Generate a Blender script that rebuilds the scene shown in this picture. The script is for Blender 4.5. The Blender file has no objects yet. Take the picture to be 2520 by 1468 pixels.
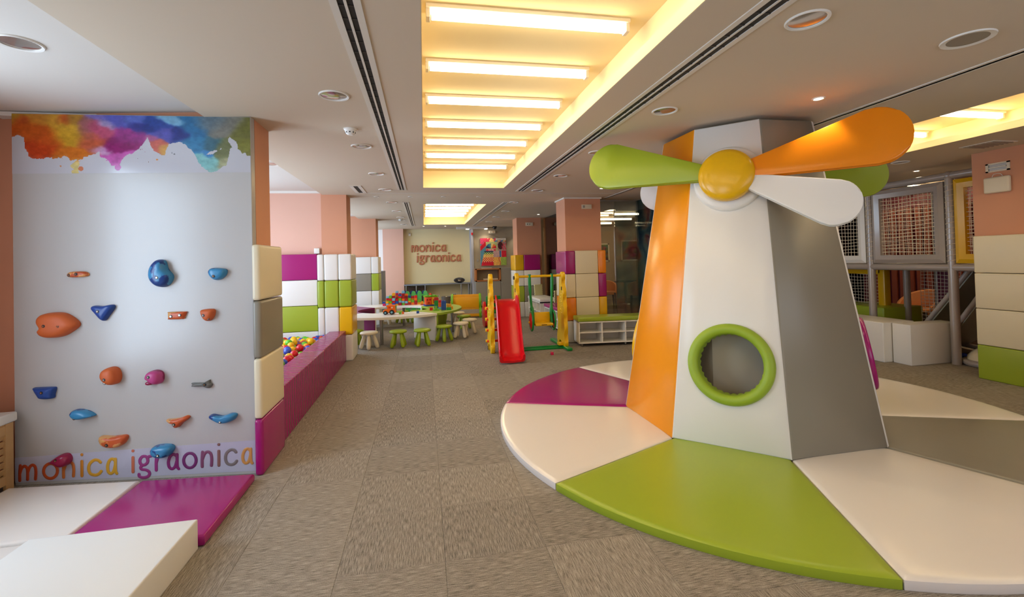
import bpy, bmesh, math, random
import numpy as np
from mathutils import Vector, Matrix

random.seed(7)
rng = np.random.default_rng(11)
SC = bpy.context.scene
COL = SC.collection
PI = math.pi

# ------------------------------------------------------------------ camera
def camera():
    f, yaw, pitch, roll, ppy = 1128.85, .1898, .0151, .0265, 621.72
    fwd = Vector((math.sin(yaw) * math.cos(pitch), math.cos(yaw) * math.cos(pitch), math.sin(pitch)))
    right = Vector((math.cos(yaw), -math.sin(yaw), 0))
    down = -right.cross(fwd)
    c, s = math.cos(roll), math.sin(roll)
    r2 = c * right + s * down
    d2 = -s * right + c * down
    cd = bpy.data.cameras.new('camera')
    cd.sensor_fit = 'HORIZONTAL'
    cd.sensor_width = 36
    cd.lens = 36 * f / 2520
    cd.shift_y = -(734 - ppy) / 2520
    cd.clip_start = .05
    cd.clip_end = 100
    ob = bpy.data.objects.new('camera', cd)
    COL.objects.link(ob)
    m = Matrix((r2, -d2, -fwd)).transposed().to_4x4()
    m.translation = Vector((0, 0, 1.5))
    ob.matrix_world = m
    SC.camera = ob
camera()

# ------------------------------------------------------------------ light and exposure
SC.view_settings.view_transform = 'Standard'
SC.view_settings.look = 'None'
SC.view_settings.gamma = 1
SC.view_settings.use_curve_mapping = False
SC.view_settings.exposure = 0.26
SC.cycles.max_bounces = 6
SC.cycles.diffuse_bounces = 4
SC.cycles.glossy_bounces = 3
SC.cycles.transmission_bounces = 4
SC.cycles.caustics_reflective = False
SC.cycles.caustics_refractive = False
W = bpy.data.worlds.new('sky')
SC.world = W
W.use_nodes = True
W.node_tree.nodes['Background'].inputs[0].default_value = (.62, .76, 1, 1)
W.node_tree.nodes['Background'].inputs[1].default_value = 1.0

def area_light(name, loc, rot, sx, sy, power, color):
    l = bpy.data.lights.new(name, 'AREA')
    l.shape = 'RECTANGLE'
    l.size, l.size_y = sx, sy
    l.energy = power
    l.color = color
    o = bpy.data.objects.new(name, l)
    COL.objects.link(o)
    o.location = loc
    o.rotation_euler = rot
    return o
DAY = (.64, .81, 1.0)
# daylight through the windows of the left wall, one light for each bay, and the glazing behind the photographer
area_light('window_daylight', (-3.16, 2.42, 1.55), (0, -PI / 2, 0), 1.9, 1.05, 60, DAY)
area_light('window_daylight', (-3.16, -.45, 1.55), (0, -PI / 2, 0), 1.9, 1.5, 40, DAY)
area_light('window_daylight', (-3.16, 5.75, 1.6), (0, -PI / 2, 0), 1.7, 2.8, 80, DAY)
area_light('window_daylight', (-3.16, 9.85, 1.6), (0, -PI / 2, 0), 1.7, 2.8, 85, DAY)
area_light('window_daylight', (-3.16, 13.7, 1.6), (0, -PI / 2, 0), 1.7, 2.2, 85, DAY)
area_light('window_daylight', (3.6, -2.05, 1.5), (PI / 2, 0, 0), 6.0, 1.9, 30, (1, .93, .84))

# ------------------------------------------------------------------ materials
def lin(c):
    c = c / 255
    return c / 12.92 if c <= .04045 else ((c + .055) / 1.055) ** 2.4
def rgb(r, g, b):
    return (lin(r), lin(g), lin(b), 1)
MATS = {}
def mat(name, col, rough=.5, metal=0, spec=.5, bump=None, coat=0, emit=None, var=None, sheen=0):
    """bump=(scale,strength,detail) adds a fine relief; var=(scale,amount) a slight tone variation of the material itself."""
    if name in MATS:
        return MATS[name]
    m = bpy.data.materials.new(name)
    m.use_nodes = True
    nt = m.node_tree
    b = nt.nodes['Principled BSDF']
    b.inputs['Base Color'].default_value = col
    b.inputs['Roughness'].default_value = rough
    b.inputs['Metallic'].default_value = metal
    b.inputs['Specular IOR Level'].default_value = spec
    b.inputs['Coat Weight'].default_value = coat
    b.inputs['Coat Roughness'].default_value = .12
    if emit:
        b.inputs['Emission Color'].default_value = emit[0]
        b.inputs['Emission Strength'].default_value = emit[1]
    if bump or var:
        tc = nt.nodes.new('ShaderNodeTexCoord')
    if bump:
        n = nt.nodes.new('ShaderNodeTexNoise')
        n.inputs['Scale'].default_value = bump[0]
        n.inputs['Detail'].default_value = bump[2] if len(bump) > 2 else 2
        nt.links.new(tc.outputs['Object'], n.inputs['Vector'])
        bp = nt.nodes.new('ShaderNodeBump')
        bp.inputs['Strength'].default_value = bump[1]
        bp.inputs['Distance'].default_value = .02
        nt.links.new(n.outputs['Fac'], bp.inputs['Height'])
        nt.links.new(bp.outputs['Normal'], b.inputs['Normal'])
    if var:
        n = nt.nodes.new('ShaderNodeTexNoise')
        n.inputs['Scale'].default_value = var[0]
        n.inputs['Detail'].default_value = 4
        nt.links.new(tc.outputs['Object'], n.inputs['Vector'])
        mr = nt.nodes.new('ShaderNodeMapRange')
        mr.inputs['From Min'].default_value = .3
        mr.inputs['From Max'].default_value = .7
        mr.inputs['To Min'].default_value = 1 - var[1]
        mr.inputs['To Max'].default_value = 1 + var[1]
        nt.links.new(n.outputs['Fac'], mr.inputs['Value'])
        mx = nt.nodes.new('ShaderNodeVectorMath')
        mx.operation = 'SCALE'
        mx.inputs[0].default_value = col[:3]
        nt.links.new(mr.outputs['Result'], mx.inputs['Scale'])
        nt.links.new(mx.outputs['Vector'], b.inputs['Base Color'])
    MATS[name] = m
    return m

def vinyl(name, r, g, b, rough=.32):
    return mat(name, rgb(r, g, b), rough, spec=.5, bump=(3.5, .05, 2))
V_WHITE = vinyl('white vinyl', 226, 223, 217)
V_CREAM = vinyl('cream vinyl', 222, 210, 180, .38)
V_GREEN = vinyl('lime vinyl', 152, 170, 42, .34)
V_PURPLE = vinyl('purple vinyl', 158, 22, 108, .22)
V_ORANGE = vinyl('orange vinyl', 238, 148, 12, .28)
V_DEEPOR = vinyl('deep orange vinyl', 238, 136, 12, .22)
V_YELLOW = vinyl('yellow vinyl', 226, 174, 12, .26)
V_GREY = vinyl('grey vinyl', 136, 130, 116, .33)
V_INNER = mat('grey lining', rgb(190, 182, 168), .7)
MAT_WHITE = mat('white mat vinyl', rgb(230, 222, 214), .22, bump=(2.2, .07, 2))
PAINT = mat('ceiling paint', rgb(210, 194, 172), .9)
PAINT_SIDE = mat('side ceiling paint', rgb(212, 204, 194), .9)
RECESS = mat('warm white recess paint', rgb(240, 222, 178), .85)
TERRA = mat('terracotta paint', rgb(212, 152, 120), .85, var=(1.2, .03))
PINK = mat('pale terracotta paint', rgb(222, 176, 156), .85, var=(1.2, .03))
CREAM_W = mat('cream wall paint', rgb(226, 214, 172), .85)
WHITE_W = mat('white wall paint', rgb(230, 228, 224), .85)
PLASTER = mat('grey plaster', rgb(158, 146, 126), .8, var=(1.6, .16))
JAMB = mat('blue grey paint', rgb(172, 176, 190), .6)
WHITE_P = mat('white plastic', rgb(232, 228, 220), .4)
WHITE_L = mat('white laminate', rgb(232, 228, 218), .38)
WHITE_M = mat('white metal', rgb(222, 214, 202), .4)
DARK = mat('dark slot', rgb(24, 24, 24), .6)
SLOT = mat('slot vanes', rgb(58, 56, 54), .5, metal=.5)
CHROME = mat('chrome', rgb(214, 210, 204), .12, metal=1)
STEEL = mat('brushed steel', rgb(150, 146, 140), .32, metal=.9)
GREYT = mat('grey coated tube', rgb(168, 158, 150), .3, metal=.1, coat=.4)
GREYLAM = mat('grey laminate', rgb(150, 147, 140), .5)
BLUELAM = mat('blue grey laminate', rgb(120, 130, 148), .5)
WOOD = mat('light wood', rgb(190, 150, 100), .55, var=(9, .08))
OAK = mat('oak veneer', rgb(178, 112, 62), .5, var=(7, .08))
DKWOOD = mat('dark wood', rgb(58, 36, 26), .45)
BLACK = mat('black plastic', rgb(26, 26, 28), .4)
P_RED = mat('red plastic', rgb(214, 14, 26), .28)
P_YEL = mat('yellow plastic', rgb(236, 186, 12), .3)
P_GRN = mat('green plastic', rgb(14, 138, 58), .3)
P_LIME = mat('lime plastic', rgb(110, 178, 26), .34)
P_OLIVE = mat('olive lime plastic', rgb(150, 172, 20), .4)
P_MINT = mat('mint plastic', rgb(84, 204, 112), .35)
P_BLUE = mat('blue plastic', rgb(24, 74, 160), .32)
P_SKY = mat('sky blue plastic', rgb(120, 180, 205), .35)
P_ORA = mat('orange plastic', rgb(240, 110, 14), .32)
P_AMB = mat('amber plastic', rgb(240, 168, 16), .35)
P_MAG = mat('magenta plastic', rgb(196, 24, 84), .32)
P_DKRED = mat('dark red plastic', rgb(170, 12, 20), .35)
P_CREAM = mat('cream plastic', rgb(226, 214, 190), .42)
T_GREEN = mat('lime laminate', rgb(152, 182, 50), .35)
T_PURPLE = mat('purple laminate', rgb(128, 20, 88), .35)
SEAT_FAB = mat('apricot upholstery', rgb(206, 134, 78), .8)
FOAM = mat('cream puzzle foam', rgb(232, 226, 170), .8)
TUBE = mat('lit tube', rgb(255, 240, 210), .4, emit=((1, .81, .49, 1), 16))
SPOTLIT = mat('lit spot', rgb(255, 244, 230), .4, emit=((1, .86, .66, 1), 22))
LENS = mat('downlight glass', rgb(190, 180, 170), .12, metal=.75)
NETC = mat('white cord', rgb(226, 214, 190), .8)
MAROON = mat('maroon paint', rgb(96, 22, 34), .6)
BRICKRED = mat('red brown slat', rgb(132, 58, 36), .6)
CAFEWALL = mat('taupe wall', rgb(172, 152, 128), .8, var=(1.2, .08))
CAFEFLOOR = mat('dark stone floor', rgb(104, 96, 90), .22)
LEAF = mat('leaf', rgb(58, 104, 52), .5)

def carpet_mat():
    m = bpy.data.materials.new('carpet tile')
    m.use_nodes = True
    nt = m.node_tree
    b = nt.nodes['Principled BSDF']
    b.inputs['Roughness'].default_value = .95
    b.inputs['Specular IOR Level'].default_value = .15
    tc = nt.nodes.new('ShaderNodeTexCoord')
    mp = nt.nodes.new('ShaderNodeMapping')
    mp.inputs['Scale'].default_value = (200, 16, 16)
    nt.links.new(tc.outputs['Object'], mp.inputs['Vector'])
    n1 = nt.nodes.new('ShaderNodeTexNoise')
    n1.inputs['Scale'].default_value = 1
    n1.inputs['Detail'].default_value = 3
    nt.links.new(mp.outputs['Vector'], n1.inputs['Vector'])
    n2 = nt.nodes.new('ShaderNodeTexNoise')
    n2.inputs['Scale'].default_value = 260
    n2.inputs['Detail'].default_value = 2
    nt.links.new(tc.outputs['Object'], n2.inputs['Vector'])
    ad = nt.nodes.new('ShaderNodeMix')
    ad.inputs['Factor'].default_value = .36
    nt.links.new(n1.outputs['Fac'], ad.inputs['A'])
    nt.links.new(n2.outputs['Fac'], ad.inputs['B'])
    oi = nt.nodes.new('ShaderNodeObjectInfo')
    mt = nt.nodes.new('ShaderNodeMath')
    mt.operation = 'MULTIPLY_ADD'
    mt.inputs[1].default_value = .05
    mt.inputs[2].default_value = -.03
    nt.links.new(oi.outputs['Random'], mt.inputs[0])
    sm = nt.nodes.new('ShaderNodeMath')
    sm.operation = 'ADD'
    nt.links.new(ad.outputs['Result'], sm.inputs[0])
    nt.links.new(mt.outputs['Value'], sm.inputs[1])
    cr = nt.nodes.new('ShaderNodeValToRGB')
    e = cr.color_ramp.elements
    e[0].position = .33
    e[0].color = rgb(92, 85, 76)
    e[1].position = .67
    e[1].color = rgb(180, 169, 155)
    nt.links.new(sm.outputs['Value'], cr.inputs['Fac'])
    nt.links.new(cr.outputs['Color'], b.inputs['Base Color'])
    bp = nt.nodes.new('ShaderNodeBump')
    bp.inputs['Strength'].default_value = .5
    bp.inputs['Distance'].default_value = .006
    nt.links.new(ad.outputs['Result'], bp.inputs['Height'])
    nt.links.new(bp.outputs['Normal'], b.inputs['Normal'])
    return m
CARPET = carpet_mat()

def glass_mat(name, tint, base=.06):
    m = bpy.data.materials.new(name)
    m.use_nodes = True
    nt = m.node_tree
    nt.nodes.remove(nt.nodes['Principled BSDF'])
    out = nt.nodes['Material Output']
    tr = nt.nodes.new('ShaderNodeBsdfTransparent')
    tr.inputs[0].default_value = tint
    gl = nt.nodes.new('ShaderNodeBsdfGlossy')
    gl.inputs['Roughness'].default_value = .02
    fr = nt.nodes.new('ShaderNodeFresnel')
    fr.inputs['IOR'].default_value = 1.5
    mt = nt.nodes.new('ShaderNodeMath')
    mt.operation = 'MULTIPLY_ADD'
    mt.inputs[1].default_value = 1.2
    mt.inputs[2].default_value = base
    mt.use_clamp = True
    nt.links.new(fr.outputs[0], mt.inputs[0])
    mx = nt.nodes.new('ShaderNodeMixShader')
    nt.links.new(mt.outputs[0], mx.inputs[0])
    nt.links.new(tr.outputs[0], mx.inputs[1])
    nt.links.new(gl.outputs[0], mx.inputs[2])
    nt.links.new(mx.outputs[0], out.inputs['Surface'])
    return m
GLASS = glass_mat('clear glass', (.93, .94, .92, 1), .03)
GLASS_P = glass_mat('faintly printed glass', (.88, .90, .90, 1), .03)
def add_mural(m):
    nt = m.node_tree
    out = nt.nodes['Material Output']
    old = out.inputs['Surface'].links[0].from_socket
    tc = nt.nodes.new('ShaderNodeTexCoord')
    n = nt.nodes.new('ShaderNodeTexNoise')
    n.inputs['Scale'].default_value = 1.7
    n.inputs['Detail'].default_value = 5
    n.inputs['Distortion'].default_value = .8
    nt.links.new(tc.outputs['Object'], n.inputs['Vector'])
    cr = nt.nodes.new('ShaderNodeValToRGB')
    els = cr.color_ramp.elements
    els[0].position = .3; els[0].color = rgb(40, 60, 90)
    els[1].position = .72; els[1].color = rgb(196, 160, 140)
    for p, c in ((.4, (60, 100, 110)), (.5, (120, 150, 130)), (.56, (176, 110, 80)), (.63, (110, 50, 80))):
        e = els.new(p); e.color = rgb(*c)
    nt.links.new(n.outputs['Fac'], cr.inputs['Fac'])
    df = nt.nodes.new('ShaderNodeBsdfDiffuse')
    nt.links.new(cr.outputs['Color'], df.inputs['Color'])
    n2 = nt.nodes.new('ShaderNodeTexNoise')
    n2.inputs['Scale'].default_value = 1.1
    nt.links.new(tc.outputs['Object'], n2.inputs['Vector'])
    mr = nt.nodes.new('ShaderNodeMapRange')
    mr.inputs['From Min'].default_value = .4; mr.inputs['From Max'].default_value = .65
    mr.inputs['To Min'].default_value = .06; mr.inputs['To Max'].default_value = .5
    nt.links.new(n2.outputs['Fac'], mr.inputs['Value'])
    mx = nt.nodes.new('ShaderNodeMixShader')
    nt.links.new(mr.outputs['Result'], mx.inputs[0])
    nt.links.new(old, mx.inputs[1])
    nt.links.new(df.outputs[0], mx.inputs[2])
    nt.links.new(mx.outputs[0], out.inputs['Surface'])
add_mural(GLASS_P)

def vcol_mat(name, rough=.4, metal=0, alpha=False):
    m = bpy.data.materials.new(name)
    m.use_nodes = True
    nt = m.node_tree
    b = nt.nodes['Principled BSDF']
    b.inputs['Roughness'].default_value = rough
    a = nt.nodes.new('ShaderNodeVertexColor')
    a.layer_name = 'print'
    nt.links.new(a.outputs['Color'], b.inputs['Base Color'])
    return m
PRINT = vcol_mat('printed sheet', .3)

def two_tone(name, c1, c2, scale=14, thr=.5, rough=.45):
    m = bpy.data.materials.new(name)
    m.use_nodes = True
    nt = m.node_tree
    b = nt.nodes['Principled BSDF']
    b.inputs['Roughness'].default_value = rough
    tc = nt.nodes.new('ShaderNodeTexCoord')
    n = nt.nodes.new('ShaderNodeTexNoise')
    n.inputs['Scale'].default_value = scale
    n.inputs['Detail'].default_value = 3
    nt.links.new(tc.outputs['Object'], n.inputs['Vector'])
    cr = nt.nodes.new('ShaderNodeValToRGB')
    cr.color_ramp.elements[0].position = thr - .015
    cr.color_ramp.elements[0].color = c1
    cr.color_ramp.elements[1].position = thr + .015
    cr.color_ramp.elements[1].color = c2
    nt.links.new(n.outputs['Fac'], cr.inputs['Fac'])
    nt.links.new(cr.outputs['Color'], b.inputs['Base Color'])
    return m

# ------------------------------------------------------------------ mesh helpers
class B:
    """collects primitive shapes into one mesh"""
    def __init__(s):
        s.bm = bmesh.new()
        s.sharp = False
    def box(s, lo, hi, bev=0, seg=2, rot=None):
        c = [(a + b) / 2 for a, b in zip(lo, hi)]
        d = [abs(b - a) for a, b in zip(lo, hi)]
        r = bmesh.ops.create_cube(s.bm, size=1)
        vs = r['verts']
        for v in vs:
            v.co = Vector((v.co.x * d[0], v.co.y * d[1], v.co.z * d[2]))
        if bev:
            es = list({e for v in vs for e in v.link_edges})
            rr = bmesh.ops.bevel(s.bm, geom=es, offset=min(bev, min(d) * .49), segments=seg, profile=.6, affect='EDGES')
            vs = list({v for f in rr['faces'] for v in f.verts} | {v for v in vs if v.is_valid})
        M = (rot.to_4x4() if rot is not None else Matrix.Identity(4))
        for v in vs:
            v.co = Vector(c) + (M @ v.co)
        return s
    def cyl(s, p0, p1, r0, r1=None, n=16, cap=True):
        r1 = r0 if r1 is None else r1
        p0, p1 = Vector(p0), Vector(p1)
        d = p1 - p0
        q = d.to_track_quat('Z', 'Y').to_matrix()
        ra = [s.bm.verts.new(p0 + q @ Vector((r0 * math.cos(2 * PI * i / n), r0 * math.sin(2 * PI * i / n), 0))) for i in range(n)]
        rb = [s.bm.verts.new(p1 + q @ Vector((r1 * math.cos(2 * PI * i / n), r1 * math.sin(2 * PI * i / n), 0))) for i in range(n)]
        for i in range(n):
            s.bm.faces.new((ra[i], ra[(i + 1) % n], rb[(i + 1) % n], rb[i]))
        if cap:
            s.bm.faces.new(ra[::-1])
            s.bm.faces.new(rb)
        return s
    def tube(s, pts, r, n=8, closed=False, cap=True, flat=None):
        """flat=(normal vector, factor): squash the section along that normal"""
        pts = [Vector(p) for p in pts]
        m = len(pts)
        rs = r if hasattr(r, '__len__') else [r] * m
        rings = []
        up = None
        for i in range(m):
            if closed:
                t = pts[(i + 1) % m] - pts[i - 1]
            else:
                t = pts[min(i + 1, m - 1)] - pts[max(i - 1, 0)]
            t.normalize()
            if up is None:
                up = Vector((0, 0, 1)) if abs(t.z) < .9 else Vector((1, 0, 0))
                if flat:
                    up = Vector(flat[0])
            a = t.cross(up)
            if a.length < 1e-6:
                a = t.orthogonal()
            a.normalize()
            b2 = a.cross(t).normalized()
            if not flat:
                up = b2
            k = flat[1] if flat else 1
            rings.append([s.bm.verts.new(pts[i] + a * rs[i] * math.cos(2 * PI * j / n) + b2 * rs[i] * k * math.sin(2 * PI * j / n)) for j in range(n)])
        for i in range(m if closed else m - 1):
            A_, B_ = rings[i], rings[(i + 1) % m]
            for j in range(n):
                s.bm.faces.new((A_[j], A_[(j + 1) % n], B_[(j + 1) % n], B_[j]))
        if cap and not closed:
            s.bm.faces.new(rings[0][::-1])
            s.bm.faces.new(rings[-1])
        return s
    def lathe(s, prof, c=(0, 0, 0), n=24, M=None):
        """prof: (radius, height) list, revolved about z at c"""
        M = M or Matrix.Identity(3)
        c = Vector(c)
        rings = []
        for r, z in prof:
            if r < 1e-5:
                rings.append([s.bm.verts.new(c + M @ Vector((0, 0, z)))])
            else:
                rings.append([s.bm.verts.new(c + M @ Vector((r * math.cos(2 * PI * j / n), r * math.sin(2 * PI * j / n), z))) for j in range(n)])
        for A_, B_ in zip(rings, rings[1:]):
            for j in range(n):
                k = (j + 1) % n
                if len(A_) == 1 and len(B_) == 1:
                    continue
                if len(A_) == 1:
                    s.bm.faces.new((A_[0], B_[k], B_[j]))
                elif len(B_) == 1:
                    s.bm.faces.new((A_[j], A_[k], B_[0]))
                else:
                    s.bm.faces.new((A_[j], A_[k], B_[k], B_[j]))
        return s
    def sphere(s, c, r, n=14, sc=(1, 1, 1)):
        rr = bmesh.ops.create_uvsphere(s.bm, u_segments=n, v_segments=max(6, n // 2 + 1), radius=r)
        for v in rr['verts']:
            v.co = Vector(c) + Vector((v.co.x * sc[0], v.co.y * sc[1], v.co.z * sc[2]))
        return s
    def prism(s, poly, z0, z1, bev=0, seg=2, M=None, top_only=False):
        """extrude a 2d polygon from z0 to z1 (optionally through the matrix M)"""
        lo = [s.bm.verts.new((x, y, z0)) for x, y in poly]
        hi = [s.bm.verts.new((x, y, z1)) for x, y in poly]
        n = len(poly)
        fs = [s.bm.faces.new(lo[::-1]), s.bm.faces.new(hi)]
        for i in range(n):
            fs.append(s.bm.faces.new((lo[i], lo[(i + 1) % n], hi[(i + 1) % n], hi[i])))
        vs = lo + hi
        if bev:
            es = set(fs[1].edges) if top_only else (set(fs[0].edges) | set(fs[1].edges))
            rr = bmesh.ops.bevel(s.bm, geom=list(es), offset=bev, segments=seg, profile=.6, affect='EDGES')
            vs = list({v for f in rr['faces'] for v in f.verts} | {v for v in vs if v.is_valid})
        if M is not None:
            for v in vs:
                v.co = M @ v.co
        return s
    def mesh(s, name, mats, smooth=35):
        bmesh.ops.recalc_face_normals(s.bm, faces=s.bm.faces)
        me = bpy.data.meshes.new(name)
        if smooth:
            lim = math.radians(smooth)
            for f in s.bm.faces:
                f.smooth = True
            for e in s.bm.edges:
                if len(e.link_faces) == 2 and e.calc_face_angle(0) > lim:
                    e.smooth = False
        s.bm.to_mesh(me)
        s.bm.free()
        for m in (mats if isinstance(mats, (list, tuple)) else [mats]):
            me.materials.append(m)
        return me

def obj(name, b, m, parent=None, loc=None, rz=0, rot=None, smooth=35):
    me = b if isinstance(b, bpy.types.Mesh) else b.mesh(name, m, smooth)
    o = bpy.data.objects.new(name, me)
    COL.objects.link(o)
    if parent is not None:
        o.parent = parent
    if loc is not None:
        o.location = loc
    if rz:
        o.rotation_euler = (0, 0, rz)
    if rot is not None:
        o.rotation_euler = rot
    return o
def tag(o, label, cat, group=None, kind=None):
    o['label'] = label
    o['category'] = cat
    if group:
        o['group'] = group
    if kind:
        o['kind'] = kind
    return o
def thing(name, label, cat, loc=(0, 0, 0), rz=0, group=None):
    o = bpy.data.objects.new(name, None)
    COL.objects.link(o)
    o.location = loc
    o.rotation_euler = (0, 0, rz)
    return tag(o, label, cat, group)
def struct(name, b, m, parent=None, **k):
    o = obj(name, b, m, parent, **k)
    if parent is None:
        o['kind'] = 'structure'
    return o
def copy_tree(src, loc, rz=0, label=None, group=None, swap=None):
    def cp(o, par):
        c = o.copy()
        COL.objects.link(c)
        c.parent = par
        if swap and c.type == 'MESH' and swap.get(c.data.name):
            c.data = swap[c.data.name]
        for ch in o.children:
            cp(ch, c)
        return c
    r = cp(src, None)
    r.location = loc
    r.rotation_euler = (0, 0, rz)
    if label:
        r['label'] = label
    if group:
        r['group'] = group
    return r
def catmull(pts, n=6, closed=False):
    pts = [Vector(p) for p in pts]
    m = len(pts)
    out = []
    rngk = m if closed else m - 1
    for i in range(rngk):
        if closed:
            p0, p1, p2, p3 = pts[i - 1], pts[i], pts[(i + 1) % m], pts[(i + 2) % m]
        else:
            p0, p1, p2, p3 = pts[max(i - 1, 0)], pts[i], pts[i + 1], pts[min(i + 2, m - 1)]
        for k in range(n):
            t = k / n
            out.append(.5 * ((2 * p1) + (-p0 + p2) * t + (2 * p0 - 5 * p1 + 4 * p2 - p3) * t * t + (-p0 + 3 * p1 - 3 * p2 + p3) * t ** 3))
    if not closed:
        out.append(pts[-1])
    return out
def print_sheet(name, w, h, nx, nz, fn, material, parent, loc, thick=.002):
    """a flat print: a fine grid in the local xz plane whose colours come from fn(s, t) arrays"""
    s, t = np.meshgrid((np.arange(nx) + .5) / nx, (np.arange(nz) + .5) / nz)
    colr = fn(s, t)
    xs = np.linspace(0, w, nx + 1)
    zs = np.linspace(0, h, nz + 1)
    X, Z = np.meshgrid(xs, zs)
    V = np.stack([X.ravel(), np.zeros(X.size), Z.ravel()], 1)
    i = np.arange(nx)[None, :] + (nx + 1) * np.arange(nz)[:, None]
    F = np.stack([i, i + 1, i + nx + 2, i + nx + 1], -1).reshape(-1, 4)
    me = bpy.data.meshes.new(name)
    me.from_pydata(V.tolist(), [], F.tolist())
    ca = me.color_attributes.new('print', 'FLOAT_COLOR', 'CORNER')
    cc = colr.reshape(-1, 3) / 255
    cc = np.where(cc <= .04045, cc / 12.92, ((cc + .055) / 1.055) ** 2.4)
    c4 = np.ones((cc.shape[0], 4, 4))
    c4[:, :, :3] = cc[:, None, :]
    ca.data.foreach_set('color', c4.ravel())
    me.materials.append(material)
    o = bpy.data.objects.new(name, me)
    COL.objects.link(o)
    o.parent = parent
    o.location = loc
    return o
def vnoise(x, y, seed=0):
    r = np.random.default_rng(seed).random((64, 64))
    xi, yi = np.floor(x).astype(int), np.floor(y).astype(int)
    fx, fy = x - xi, y - yi
    fx, fy = fx * fx * (3 - 2 * fx), fy * fy * (3 - 2 * fy)
    g = lambda a, b: r[a % 64, b % 64]
    return (g(xi, yi) * (1 - fx) + g(xi + 1, yi) * fx) * (1 - fy) + (g(xi, yi + 1) * (1 - fx) + g(xi + 1, yi + 1) * fx) * fy
def fbm(x, y, seed=0, o=4):
    v, a, tot = 0, 1, 0
    for k in range(o):
        v = v + a * vnoise(x * 2 ** k, y * 2 ** k, seed + k)
        tot += a
        a *= .5
    return v / tot

# ------------------------------------------------------------------ the shell: floor, ceiling, walls, columns
ZC = 2.6
b = B()
b.box((-3.2, -2.2, -.08), (10.7, 16.4, -.012))
FLOOR = struct('floor', b, mat('screed', rgb(70, 66, 60), .9))
FLOOR['label'] = 'grey brown carpet tile floor of the hall'
T = .52
def tile_mesh():
    b = B()
    h = T / 2 - .0004
    b.box((-h, -h, -.012), (h, h, 0), bev=.0015, seg=1)
    return b.mesh('carpet_tile', CARPET, 0)
TILE = tile_mesh()
cam_m = SC.camera.matrix_world.inverted()
def tile_score(x, y):
    q = cam_m @ Vector((x, y, 0))
    if q.z > -.8:
        return 0
    u, v = q.x / -q.z * 1128.85, -q.y / -q.z * 1128.85
    if abs(u) > 1400 or v + 621.7 > 1700:
        return 0
    if (x - 2.8776) ** 2 + (y - 3.7827) ** 2 < 1.85 ** 2:
        return 0
    if x < -1.25:
        return 0
    if x > 3.4 and y > 8.2:
        return 0
    return 1 / q.z ** 2
cells = []
for i in range(-7, 21):
    for j in range(-9, 27):
        x, y = .07 + T * (i + .5), 2.35 + T * (j + .5)
        if x < -3.1 + T / 2 or x > 10.6 or y > 16.2 or y < -2:
            continue
        if x > 3.3 and y > 8.4:
            continue
        cells.append((tile_score(x, y), x, y, random.random() < .5))
cells.sort(key=lambda c: -c[0])
rest = B()
for k, (sc_, x, y, turn) in enumerate(cells):
    if k < 300 and sc_ > 0:
        o = bpy.data.objects.new('carpet_tile', TILE)
        COL.objects.link(o)
        o.parent = FLOOR
        o.location = (x, y, 0)
        o.rotation_euler = (0, 0, PI / 2 if turn else 0)
    else:
        h = T / 2 - .0004
        rest.box((x - h, y - h, -.012), (x + h, y + h, 0))
o = obj('carpet_tiles', rest, CARPET, FLOOR, smooth=0)
o['kind'] = 'stuff'
b = B()
b.box((3.2, 8.32, -.012), (10.6, 16.3, .002))
struct('floor_cafe', b, CAFEFLOOR)['label'] = 'dark polished stone floor behind the glass partition'

HOLES = {1: [(.2, 6.9), (8.87, 13.75)], 3: [(-.6, 6.6)]}
XS = [-1.55, .01, 1.225, 4.25, 5.42, 10.6]
b = B()
for i in range(5):
    y = -2.1
    for a, c in HOLES.get(i, []):
        b.box((XS[i], y, ZC), (XS[i + 1], a, ZC + .07))
        y = c
    b.box((XS[i], y, ZC), (XS[i + 1], 16.3, ZC + .07))
CEIL = struct('ceiling', b, PAINT, smooth=0)
CEIL['label'] = 'beige plaster ceiling with three lit recesses'
def recess(x0, x1, y0, y1, zt=2.87, s=.09, sr=.09):
    b = B()
    x0, x1, y0, y1 = x0 - s, x1 + sr, y0 - s, y1 + s
    b.box((x0 - .03, y0, ZC + .07), (x0, y1, zt))
    b.box((x1, y0, ZC + .07), (x1 + .03, y1, zt))
    b.box((x0 - .03, y0 - .03, ZC + .07), (x1 + .03, y0, zt))
    b.box((x0 - .03, y1, ZC + .07), (x1 + .03, y1 + .03, zt))
    b.box((x0 - .03, y0 - .03, zt), (x1 + .03, y1 + .03, zt + .03))
    obj('recess', b, RECESS, CEIL, smooth=0)
    # the painted edge of the opening
    b = B()
    t = .004
    x0, x1, y0, y1 = x0 + s, x1 - sr, y0 + s, y1 - s
    b.box((x0, y0, ZC + .001), (x0 + t, y1, ZC + .07))
    b.box((x1 - t, y0, ZC + .001), (x1, y1, ZC + .07))
    b.box((x0, y0, ZC + .001), (x1, y0 + t, ZC + .07))
    b.box((x0, y1 - t, ZC + .001), (x1, y1, ZC + .07))
    obj('recess_lip', b, RECESS, CEIL, smooth=0)
recess(.01, 1.225, .2, 6.9)
recess(.01, 1.225, 8.87, 13.75)
recess(4.25, 5.42, -.6, 6.6, sr=.42)
b = B()
b.box((-3.2, -2.1, 2.66), (-1.55, 16.3, 2.73))
struct('ceiling_side', b, PAINT_SIDE, smooth=0)['label'] = 'slightly higher ceiling strip along the window side'
b = B()
b.box((-.9, 7.42, ZC - .004), (3.3, 7.45, ZC + .01))
struct('trim_1', b, PAINT_SIDE)['label'] = 'thin joint strip across the ceiling'

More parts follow.
